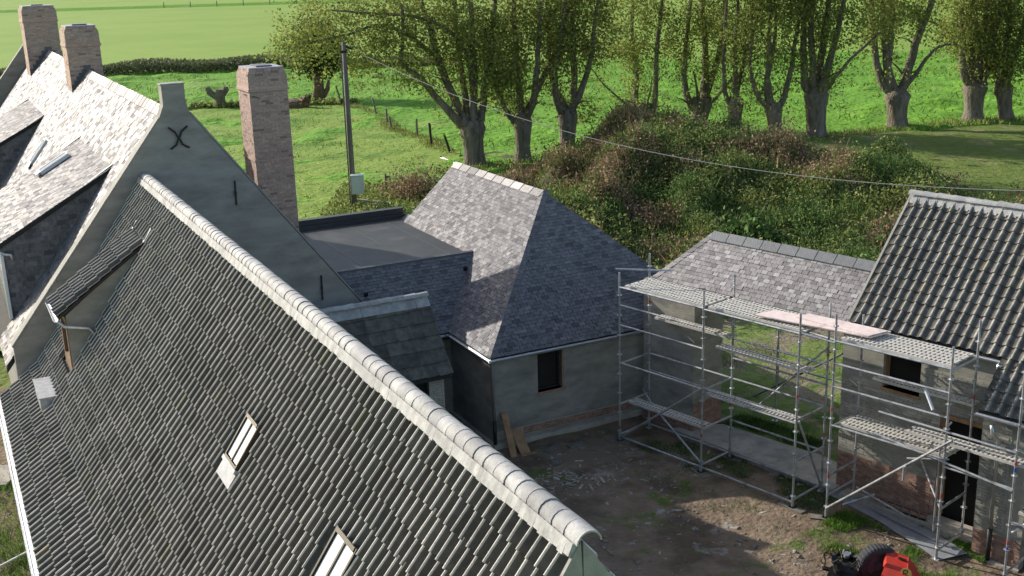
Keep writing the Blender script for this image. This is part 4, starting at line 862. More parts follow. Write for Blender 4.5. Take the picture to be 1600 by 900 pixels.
mb = MB(); mb.tube([(9.02, .75, .74), (9.02, .75, .06)], .048, 8); part('downpipe_shoe', mb, M['iron'], D, smooth=True)
mb = MB(); mb.tube([(8.66, 1.30, 3.86), (8.64, 1.36, 3.6)], .06, 8); part('gutter_outlet', mb, M['zinc'], D, smooth=True)

# ------------------------------------------------------------------ scaffolding
RT = .0245
def tubeo(name, parent, a, b, r=RT, mat=None, n=8, lab=None):
    mb = MB(); mb.tube([a, b], r, n); return part(name, mb, mat or M['galv'], parent, smooth=False, label=lab)
def standard(parent, p, v, z0, z1, tags=()):
    st = tubeo('standard', parent, (p, v, z0+.04), (p, v, z1))
    mb = MB(); z = z0+.25
    while z < z1-.2: mb.tube([(p, v, z-.005), (p, v, z+.006)], .062, 10); z += .5
    if mb.v: part('rosette', mb, M['galv'], st)
    mb = MB(); mb.tube([(p, v, z0), (p, v, z0+.22)], .034, 8); mb.box(p-.075, p+.075, v-.075, v+.075, z0-.01, z0); part('base_jack', mb, M['galv'], st)
    for zt, c in tags:
        mb = MB(); mb.tube([(p, v, zt), (p, v, zt+.08)], RT+.002, 8, cap=False); part('paint_band', mb, M[c], st)
    return st
def deck(parent, p0, p1, v0, v1, z, n=None, ang=None):
    """steel planks with punched slots: open grid of bars between side rails"""
    n = n or max(1, round((v1-v0)/.32)); w = (v1-v0)/n; root = None
    for i in range(n):
        a, b = v0+i*w+.006, v0+(i+1)*w-.006; mb = MB()
        mb.box(p0, p1, a, a+.018, z-.055, z); mb.box(p0, p1, b-.018, b, z-.055, z)
        mb.box(p0, p1, (a+b)/2-.02, (a+b)/2+.02, z-.02, z-.001)
        mb.box(p0, p0+.06, a+.018, b-.018, z-.03, z-.001); mb.box(p1-.06, p1, a+.018, b-.018, z-.03, z-.001)
        x = p0+.10
        while x < p1-.1: mb.box(x, x+.038, a+.018, (a+b)/2-.02, z-.02, z-.002); mb.box(x, x+.038, (a+b)/2+.02, b-.018, z-.02, z-.002); x += .092
        part('deck_plank', mb, M['galv_deck'], parent)
def base_board(p, v, a, l=.55, w=.22, label='', g=0):
    mb = MB(); c, s = math.cos(a), math.sin(a); pts = [(p+x*c-y*s, v+x*s+y*c) for x, y in ((-l/2, -w/2), (l/2, -w/2), (l/2, w/2), (-l/2, w/2))]
    mb.hexa([(x, y, .0) for x, y in pts], [(x, y, .045) for x, y in pts]); return one('base_board', mb, M['woodchip'] if False else M['pole_wood'], 'C', (p, v, 0), label, 'board', 'timber boards under scaffold feet')
S1 = thing('scaffold', 'two bay steel scaffold with perforated decks in front of the gateway', 'scaffold', 'C', (2.57, .5, 0))
zf = .045; V0, V1 = 0.0, 1.09
for p_, zt, tg in ((0, 4.36, ((.35, 'red_tag'),)), (2.55, 4.42, ((.9, 'red_tag'),)), (5.06, 4.42, ((2.55, 'red_tag'),))): standard(S1, p_, V0, zf, zt, tg)
for p_, zt, tg in ((0, 4.62, ((3.35, 'red_tag'),)), (2.55, 4.55, ((1.35, 'red_tag'),)), (5.06, 4.4, ((1.35, 'red_tag'), (3.2, 'red_tag')))): standard(S1, p_, V1, zf, zt, tg)
tubeo('guard_rail', S1, (-.12, 0, 4.42), (.95, .78, 4.42), .024)
for z in (4.0, 3.55, 3.05, .15): tubeo('ledger', S1, (0, V0, z), (2.55, V0, z))
tubeo('ledger', S1, (0, V0, 2.08), (2.55, V0, 2.08))
for z in (3.98, 3.52, 3.02, 2.10, 1.98, .15):
    if z not in (3.52,): tubeo('ledger', S1, (2.55, V0 if z != 3.02 else V1, z), (5.06, V0 if z != 3.02 else V1, z))
for z in (2.05, 1.6, .15): tubeo('ledger', S1, (0, V1, z), (2.55, V1, z)); 
for z in (2.55, 2.05, 1.0, .15): tubeo('ledger', S1, (2.55, V1, z), (5.06, V1, z))
for p_ in (0, 2.55, 5.06):
    for z in (3.95, 2.05, .2)+((1.1,) if p_ else (1.0,)): tubeo('transom', S1, (p_, V0, z), (p_, V1, z))
tubeo('brace', S1, (0.03, -.04, .12), (2.55, -.04, 2.1)); tubeo('brace', S1, (.95, .3, 1.0), (2.45, .1, .2)); tubeo('brace', S1, (2.7, .9, 1.1), (2.6, V1-.1, .12)); tubeo('brace', S1, (5.06, .1, 2.0), (5.12, V1-.05, .1))
tubeo('brace', S1, (3.0, 1.3, 1.3), (4.9, 1.3, 3.3)); tubeo('brace', S1, (.3, .5, 1.35), (.7, .5, .95), .018)
deck(S1, .1, 2.50, .08, 1.02, 4.04); deck(S1, 2.60, 5.02, .08, 1.02, 4.04)
deck(S1, .02, 2.42, .30, .62, 1.0); deck(S1, .1, 2.4, 1.16, 1.46, 3.0); deck(S1, 2.5, 4.95, .50, .80, 2.98, 1); deck(S1, 2.6, 4.98, .06, .38, 1.98, 1)
S2 = thing('scaffold', 'steel scaffold standing against the right hand house wall with a pink board on top', 'scaffold', 'C', (7.1, .5, 0))
for p_, v_, zt, tg in ((5.83, .10, 4.55, ((2.45, 'red_tag'), (.95, 'red_tag'))), (8.28, .15, 4.42, ((1.35, 'red_tag'),)), (9.64, .12, 5.3, ((2.35, 'blue_tag'), (2.48, 'red_tag'), (.75, 'blue_tag'), (.88, 'red_tag'))), (5.83, 1.12, 4.3, ()), (8.28, 1.15, 4.7, ((2.05, 'red_tag'), (3.1, 'red_tag')))): standard(S2, p_, v_, zf-.02 if p_ > 8 else zf, zt, tg)
tubeo('standard', S2, (8.18, .15, .6), (8.18, .15, 2.45), .02)
tubeo('guard_rail', S2, (5.10, .0, 4.0), (5.83, .10, 3.93))
for z in (3.98, 3.50, 3.0, 2.15): tubeo('ledger', S2, (5.83, .10, z), (8.28, .15, z))
tubeo('ledger', S2, (6.85, .16, 2.72), (9.64, .12, 2.72)); tubeo('ledger', S2, (6.75, .2, 2.22), (9.64, .08, 1.98)); tubeo('ledger', S2, (8.28, .15, 2.0), (9.64, .12, 2.0)); tubeo('ledger', S2, (9.64, .12, 1.35), (11, .12, 1.35)); tubeo('ledger', S2, (9.64, .18, 1.27), (11, .18, 1.27))
for z in (3.95, 2.1, 1.0, .55): tubeo('transom', S2, (5.83, .10, z), (5.83, 1.12, z))
for z in (3.95, 2.2, 1.1, .2): tubeo('transom', S2, (8.28, .15, z), (8.28, 1.15, z))
tubeo('brace', S2, (5.86, .04, .28), (8.45, .06, 2.62), .027); tubeo('brace', S2, (5.9, .6, .18), (6.35, 1.1, .4)); tubeo('brace', S2, (6.0, .95, .5), (7.3, .75, .35)); tubeo('brace', S2, (7.55, .1, 1.95), (8.35, .2, 2.15), .02)
tubeo('brace', S2, (7.2, 1.0, 1.9), (8.25, .2, 1.1), .02); tubeo('brace', S2, (7.55, .02, 1.5), (7.55, .02, 1.8), .03); tubeo('brace', S2, (8.0, .1, 3.1), (7.75, .2, 3.45), .03, M['white'])
tubeo('brace', S2, (7.9, .3, 2.25), (8.0, .9, 2.6), .02)
deck(S2, 5.90, 8.24, .17, 1.08, 4.04); deck(S2, 5.88, 8.22, .38, 1.04, 2.12, 2); deck(S2, 7.45, 9.9, .14, .48, 2.50, 1); deck(S2, 6.1, 8.3, 1.14, 1.42, 2.98, 1); deck(S2, 9.7, 11.2, .3, .62, 1.5, 1)
tubeo('brace', S2, (9.7, .1, 1.15), (10.1, .5, 1.6), .018, M['white']); tubeo('brace', S2, (9.66, .12, .3), (10.5, .4, 1.5), .022)
# tower on the lawn behind the passage
S3 = thing('scaffold', 'tangle of scaffold poles standing on the green lawn beyond the gateway', 'scaffold', 'C', (4, 5, 0))
for (a, b) in ((2.05, 3.6), (4.1, 4.3), (4.6, 3.6), (4.85, 4.6), (5.0, 3.2), (5.9, 4.4), (3.3, 6.4)): standard(S3, a, b, .08, random.uniform(3.0, 3.7), ((random.uniform(1.2, 2.2), 'red_tag'),))
for (a, b) in (((1.2, 5.8, 3.0), (4.4, 4.2, 3.0)), ((1.5, 4.6, 2.3), (4.1, 4.3, 2.3)), ((4.1, 4.3, 2.6), (5.9, 4.4, 2.6)), ((4.6, 3.6, 1.6), (5.9, 4.4, 1.6)), ((4.1, 4.3, 1.0), (5.9, 4.4, 2.9)), ((4.6, 3.6, 2.9), (3.9, 5.4, 2.9)), ((1.3, 3.7, .5), (4.1, 4.3, 2.5)), ((3.9, 4.0, .2), (4.5, 4.2, 3.1)), ((4.3, 3.7, .2), (4.9, 4.0, 3.1)), ((5.0, 3.2, 2.0), (4.1, 5.0, 2.0)), ((4.6, 3.6, .9), (5.9, 4.4, .9)), ((4.8, 3.3, 2.4), (5.9, 4.4, 2.4)), ((2.05, 3.6, 2.9), (4.6, 3.6, 2.9)), ((3.9, 4.0, .1), (4.7, 4.4, 3.2)), ((4.9, 3.3, .1), (4.4, 4.4, 3.0)), ((2.05, 3.6, 1.6), (4.6, 3.6, 1.6)), ((1.0, 5.2, .3), (2.05, 3.6, 2.6)), ((4.85, 4.6, 2.9), (5.9, 4.4, 2.9)), ((4.6, 3.6, 2.2), (4.85, 4.6, 2.2)), ((3.3, 6.4, 2.6), (5.9, 4.4, 2.6)), ((5.0, 3.2, 1.2), (4.6, 3.6, 1.2))):
    tubeo('brace' if a[2] != b[2] else 'ledger', S3, a, b, mat=M['lead_dark'] if (a[0]*7) % 2 > 1 else M['galv'])  # darker tubes paint the backlit shade into their colour
# pink board
mb = MB(); mb.hexa([(3.85, .08, 4.09), (6.42, .42, 4.09), (6.52, 1.02, 4.09), (3.95, .66, 4.09)], [(3.85, .08, 4.115), (6.42, .42, 4.115), (6.52, 1.02, 4.115), (3.95, .66, 4.115)])
one('board', mb, M['board'], 'C', (5.2, .5, 4.09), 'long pale pink board lying across the top decks of both scaffolds', 'board')
mb = MB(); mb.hexa([(4.6, .50, 4.119), (6.38, .40, 4.119), (6.50, .95, 4.119), (4.7, .86, 4.119)], [(4.6, .50, 4.14), (6.38, .40, 4.14), (6.50, .95, 4.14), (4.7, .86, 4.14)])
one('board', mb, M['board'], 'C', (5.5, .6, 4.119), 'shorter pink board on top of the long pink board, above the window', 'board')
for p_, v_, a_, lb in ((.02, -.05, .35, 'flat timber board under the leftmost front scaffold foot'), (2.55, -.02, -.35, 'flat timber board under the middle front scaffold foot'), (5.06, .0, -.1, 'pale slab under the scaffold foot at the passage, front row'), (2.55, 1.1, .1, 'thin board under the rear scaffold foot beside the concrete slab'), (5.83, .08, .5, 'small board under the first foot of the right hand scaffold')):
    base_board(p_, v_, a_, label=lb, l=.62)

# ------------------------------------------------------------------ yard objects
mb = MB(); n_ = 8
top = []; 
for i in range(n_+1):
    t = i/n_; p_ = 5.32+3.15*t; c = 1.35-.95*t+.10*math.sin(t*3.1); hw = .30
    top.append(((p_-.12, c-hw, .05+.012*math.sin(i*2.1)), (p_+.16, c+hw, .06+.012*math.cos(i*1.7))))
for i in range(n_):
    a, b = top[i]; c, d = top[i+1]; mb.hexa([(q[0], q[1], q[2]-.008) for q in (a, c, d, b)], [a, c, d, b], .5)
for k in range(3):
    pass
one('metal_sheet', mb, M['sheet'], 'C', (6.9, .9, 0), 'long grey sheet lying flat on the ground beside the right hand scaffold', 'sheet')
mb = MB(); mb.hexa([(6.2, 1.02, .14), (6.25, .94, .14), (8.5, .62, .04), (8.5, .70, .04)], [(6.2, 1.02, .17), (6.25, .94, .17), (8.5, .62, .07), (8.5, .70, .07)]); one('plank', mb, M['sheet'], 'C', (7.3, .8, 0), 'narrow grey strip leaning along the foot of the brick plinth', 'plank')
def lean(pts, th, name, mat, base, label, cat):
    mb = MB(); mb.prism(pts, th); return one(name, mb, mat, 'A', base, label, cat)
lean([(11.20, 22.42, .0), (11.36, 22.40, .0), (11.42, 22.97, .93), (11.25, 22.98, .93)], (0, -.03, 0), 'plank', M['timber'], (11.3, 22.3, 0), 'tall brown plank leaning on the corner of the pavilion', 'plank')
lean([(11.48, 22.42, .0), (11.74, 22.40, .0), (11.70, 22.86, .50), (11.44, 22.88, .50)], (0, -.03, 0), 'plank', M['timber'], (11.7, 22.4, 0), 'short wide wooden board propped beside the taller plank', 'board')
mb = MB(); mb.box(11.45, 11.85, 22.30, 22.36, .0, .04); one('plank', mb, M['timber'], 'A', (11.75, 22.3, 0), 'small wooden lath on the ground at the foot of the short board', 'lath')
for i, (a, b, l, an, lb) in enumerate(((12.3, 22.3, .5, .5, 'grey weathered board lying flat near the pavilion wall'), (12.9, 22.2, .45, .1, 'thin pale lath lying on the mud below the window'), (12.0, 21.6, .3, 1.0, 'short board scrap on the mud in front of the leaning planks'))):
    c, s = math.cos(an), math.sin(an); w_ = .09; q = [(a+x*c-y*s, b+x*s+y*c) for x, y in ((-l/2, -w_), (l/2, -w_), (l/2, w_), (-l/2, w_))]
    mb = MB(); mb.hexa([(x, y, .0) for x, y in q], [(x, y, .05) for x, y in q]); one('board_scrap', mb, M['pole_wood'], 'A', (a, b, 0), lb, 'board')
# rubble and splinters
def rubble(n, region, smin, smax, mat, name, label, zoff=0.02, flat=.5):
    V = []; Fc = []; tv = []
    for i in range(n):
        x, y = region(); s = random.uniform(smin, smax)*(1 if random.random() < .9 else 1.9); el = random.uniform(1, 2.4) if mat is not M['woodchip'] else random.uniform(2.5, 6); a = random.uniform(0, 6.28); c, sn = math.cos(a), math.sin(a)
        b = len(V); t = random.random()
        for dx, dy, dz in ((-1, -1, 0), (1, -1, 0), (1, 1, 0), (-1, 1, 0), (-.7, -.7, 1), (.7, -.7, 1), (.6, .7, 1), (-.7, .6, 1)):
            X = dx*s*el*random.uniform(.7, 1.1)/2; Y_ = dy*s*random.uniform(.7, 1.1)/2; V.append((x+X*c-Y_*sn, y+X*sn+Y_*c, zoff-.02+dz*s*flat*random.uniform(.5, 1.1)))
        for f in ((4, 5, 6, 7), (0, 1, 5, 4), (1, 2, 6, 5), (2, 3, 7, 6), (3, 0, 4, 7)): Fc.append([b+k for k in f]); tv.append(t)
    return npmesh(name, V, Fc, mat, tv=tv, kind='stuff', label=label, cat='debris')
def yardreg():
    while True:
        x, y = random.uniform(-1, 11), random.uniform(14, 26.5)
        w_ = x*.892+y*.452; u_ = -x*.452+y*.892
        if w_ > 7.4 and (u_ < 22.9 or w_ < 11): 
            if random.random() < .35+.65*(abs(w_-12.5) < 1.5 and abs(u_-20.5) < 1.6 or u_ < 18.5): return x, y
rubble(2600, yardreg, .015, .05, M['stone'], 'rubble', 'broken stones and crumbs of mortar scattered over the muddy yard')
rubble(260, yardreg, .03, .05, M['woodchip'], 'wood_splinters', 'pale splinters and chips of wood strewn on the mud', flat=.35)
def clus(): a = random.gauss(0, .45); b = random.gauss(0, .4); return (cxy(0, 0)[0]-1.25+a*1.2, 24.0+b)
rubble(170, clus, .02, .035, M['woodchip'], 'lath_pile', 'loose heap of broken pale laths between the wall and the first scaffold foot', flat=.6)
rubble(350, lambda: (random.uniform(-13, -8), random.uniform(17, 27)), .02, .06, M['stone'], 'side_rubble', 'small stones on the bare strip below the white gutter')

# grass tufts
def inC(p0, p1, v0, v1, n, dens=None):
    P = []
    while len(P) < n:
        p, v = random.uniform(p0, p1), random.uniform(v0, v1)
        if dens is None or random.random() < dens(p, v): x, y = cxy(p, v); P.append((x, y, .02))
    return P
nz = lambda p, v: max(0., min(1., (float(vnoise(np.array(p+40.), np.array(v+40.), .55, 77))-.42)*4))
blades('yard_grass', inC(5.9, 9.0, -1.2, 1.25, 11000, lambda p, v: nz(p, v)*(0 if abs(v-(1.35-.95*(p-5.32)/3.15)) < .36 else 1)*(.15 if v < -.2 and p < 6.6 else 1)), .085, .012, M['grass_blade'], 'bright green weeds and grass growing round the grey sheet', 'grass')
blades('yard_weeds', inC(.2, 5.6, -1.4, 1.3, 7000, lambda p, v: nz(p*1.3+3, v*1.3)**2*(.25 if v < 0 else 1)), .055, .012, M['weed_green'], 'low dark weeds under the scaffold bays', 'weeds')
blades('lawn_grass', inC(-2.5, 8, 3.3, 13.5, 34000, lambda p, v: .25+.75*nz(p*.6, v*.6)), .10, .018, M['grass_blade'], 'long sunlit grass on the lawn beyond the gateway', 'grass')
blades('shade_grass', inC(1.2, 5.3, 2.45, 3.4, 6000, lambda p, v: nz(p*.8+9, v*.8)), .13, .016, M['weed_green'], 'rank grass growing over the back edge of the passage slab', 'grass')
P = [];
while len(P) < 16000:
    x, y = random.uniform(-15, -8), random.uniform(17, 27); f = nz(x*.35+3, y*.35+8)
    if random.random() < f**1.5: P.append((x, y, .02))
blades('side_grass', P, .12, .02, M['grass_blade'], 'patches of bright grass on the ground below the white gutter', 'grass')
mb = MB(); mb.box(-12.6, -11.2, 19.6, 20.6, -.02, .10); one('concrete_slab', mb, M['concrete'], 'W', (-12, 20, 0), 'pale concrete slab in the grass at the lower left', 'slab')
mb = MB(); mb.box(-12.9, -12.0, 24.2, 25.3, -.02, .10); one('concrete_slab', mb, M['concrete'], 'W', (-12.4, 24.6, 0), 'pale concrete corner just outside the gutter, above the grass', 'slab')
mb = MB(); mb.tube([(-10.75, 19.9, .12), (-10.2, 20.9, .1), (-9.9, 21.4, .05)], .025, 6); one('plastic_pipe', mb, M['white'], 'W', (-10.4, 20.6, 0), 'bent white pipe lying in the grass by the gutter', 'pipe')

# ------------------------------------------------------------------ red machine, lower right
mo = (.30, -.42); ca, sa = math.cos(R(-48.5)), math.sin(R(-48.5))
FRAMES['M'] = (FRAMES['C'][0]+mo[0]*ca-mo[1]*sa, FRAMES['C'][1]+mo[0]*sa+mo[1]*ca, R(-48.5))
Mx = thing('mini_loader', 'small red machine with a fat black tyre at the bottom edge of the yard', 'machine', 'M', (7.9, -1.2, 0))
def wheel(parent, c, r, w, ax):
    c = Vector(c); ax = Vector(ax).normalized(); ref = Vector((0, 0, 1)); x = ax.cross(ref).normalized(); mb = MB(); n = 72
    prof = [(-.5, .60), (-.5, .80), (-.46, .93), (-.34, .985), (0, 1.0), (.34, .985), (.46, .93), (.5, .80), (.5, .60)]
    pts = []; k = len(prof)
    for i in range(n):
        t = 2*math.pi*i/n; d = x*math.cos(t)+ref*math.sin(t); lug = .03 if i % 2 else 0
        for a, b in prof: pts.append(c+ax*a*w+d*(r*(b-(lug if b > .9 else 0))))
    mb.poly(pts, [(i*k+j, i*k+j+1, ((i+1) % n)*k+j+1, ((i+1) % n)*k+j) for i in range(n) for j in range(k-1)]); wh = part('tyre', mb, M['rubber'], parent)
    mb = MB(); mb.tube([c-ax*w*.20, c+ax*w*.20], r*.61, 24); mb.tube([c+ax*w*.2, c+ax*w*.42], r*.22, 12)
    for q in range(5):
        t = q*1.2566; mb.tube([c+ax*w*.2+(x*math.cos(t)+ref*math.sin(t))*r*.38, c+ax*w*.26+(x*math.cos(t)+ref*math.sin(t))*r*.38], r*.05, 6)
    part('rim', mb, M['lead_dark'], wh)
AX = (.80, -.60, 0)
wheel(Mx, (7.62, -1.0, .40), .40, .26, AX); wheel(Mx, (8.15, -2.2, .40), .40, .26, AX); wheel(Mx, (8.95, -1.55, .34), .34, .24, AX)
# tapering hood of folded sheet, its front flank dropping over the wheel
mb = MB()
mb.hexa([(7.66, -.86, .62), (8.28, -.72, .46), (8.46, -1.16, .44), (7.92, -1.34, .60)], [(7.72, -.90, .70), (8.12, -.80, .66), (8.30, -1.14, .62), (7.96, -1.30, .68)])
mb.hexa([(7.80, -1.28, .12), (8.66, -1.02, .12), (8.76, -1.30, .12), (7.92, -1.60, .12)], [(7.94, -1.32, .62), (8.36, -1.10, .56), (8.50, -1.36, .50), (8.02, -1.56, .56)])
mb.hexa([(8.3, -.75, .15), (8.62, -.9, .15), (8.66, -1.1, .15), (8.34, -1.0, .15)], [(8.26, -.76, .46), (8.40, -.85, .44), (8.44, -1.1, .42), (8.3, -1.0, .46)])
bd = part('body', mb, M['red_paint'], Mx)
mb = MB(); mb.beam((8.02, -.98, .683), (8.16, -.95, .668), .06, .02); mb.beam((7.93, -1.335, .40), (8.05, -1.30, .40), .06, .10); part('slot', mb, M['iron'], bd)
mb = MB(); mb.tube([(7.74, -.90, .705), (8.12, -.80, .662), (8.30, -1.14, .622)], .008, 5); mb.tube([(7.95, -1.34, .62), (8.36, -1.12, .56)], .008, 5); part('folded_edge', mb, M['red_paint'], bd)
c_ = Vector((8.31, -1.215, .57)); nb_ = Vector((.42, -.85, .32)).normalized(); mb = MB(); mb.tube([c_, c_+nb_*.012], .10, 24); part('round_badge', mb, M['yellow_badge'], bd)
mb = MB(); q0 = c_+nb_*.016; ex_ = Vector((0, 0, 1)).cross(nb_).normalized(); ez_ = nb_.cross(ex_)
for a, b in (((-.04, -.05), (-.04, .06)), ((-.04, .06), (.02, .06)), ((.02, .06), (.03, .03)), ((.03, .03), (.01, .005)), ((.01, .005), (-.04, .0)), ((-.01, .0), (.035, -.05))):
    mb.beam(q0+ex_*a[0]+ez_*a[1], q0+ex_*b[0]+ez_*b[1], .018, .008)
part('badge_letter', mb, M['iron'], bd)
mb = MB(); rr_ = random.Random(5)
for i in range(34):   # engine block, brackets, pulleys and hoses
    cx, cy, cz_ = rr_.uniform(6.85, 7.42), rr_.uniform(-1.65, -.95), rr_.uniform(.12, .46)
    if i % 3 == 0: mb.tube([(cx, cy, cz_), (cx+rr_.uniform(-.1, .1), cy+rr_.uniform(-.1, .1), cz_+.06)], rr_.uniform(.03, .07), 10)
    elif i % 3 == 1: mb.beam((cx, cy, cz_), (cx+rr_.uniform(-.25, .25), cy+rr_.uniform(-.25, .25), cz_+rr_.uniform(-.1, .12)), rr_.uniform(.03, .10), rr_.uniform(.03, .10))
    else: mb.tube([(cx, cy, cz_), (cx+.1, cy+.05, cz_+.12), (cx+.2, cy-.05, cz_+.05)], .018, 6)
mb.hexa([(6.95, -1.7, .08), (7.5, -1.6, .08), (7.6, -1.0, .08), (7.0, -1.0, .08)], [(7.0, -1.6, .34), (7.45, -1.5, .30), (7.5, -1.1, .36), (7.05, -1.1, .32)])
part('engine', mb, M['iron'], Mx)
mb = MB(); mb.tube([(7.08, -1.2, .42), (7.12, -1.26, .52)], .055, 12); mb.beam((7.3, -1.0, .40), (7.42, -.98, .46), .07, .02); part('air_filter', mb, M['lead'], Mx)
for i in range(11):
    t = i/10; c_ = Vector((6.84+.12*math.sin(t*6), -.92-.60*t, .24+.20*math.sin(t*3.1))); mb = MB(); k = 10
    ax = Vector((math.sin(i*1.7), math.cos(i*1.7), .3)).normalized(); xx = ax.cross(Vector((0, 0, 1))).normalized(); yy = ax.cross(xx)
    mb.tube([c_+xx*math.cos(2*math.pi*j/k)*.04+yy*math.sin(2*math.pi*j/k)*.065 for j in range(k+1)], .012, 5); part('chain_link', mb, M['rust'], Mx)
mb = MB(); mb.tube([(8.35, -1.62, .48), (8.80, -1.22, .52)], .03, 8); part('handlebar', mb, M['white'], Mx); mb = MB(); mb.tube([(8.80, -1.22, .52), (8.92, -1.10, .54)], .05, 10); part('grip', mb, M['rubber'], Mx)
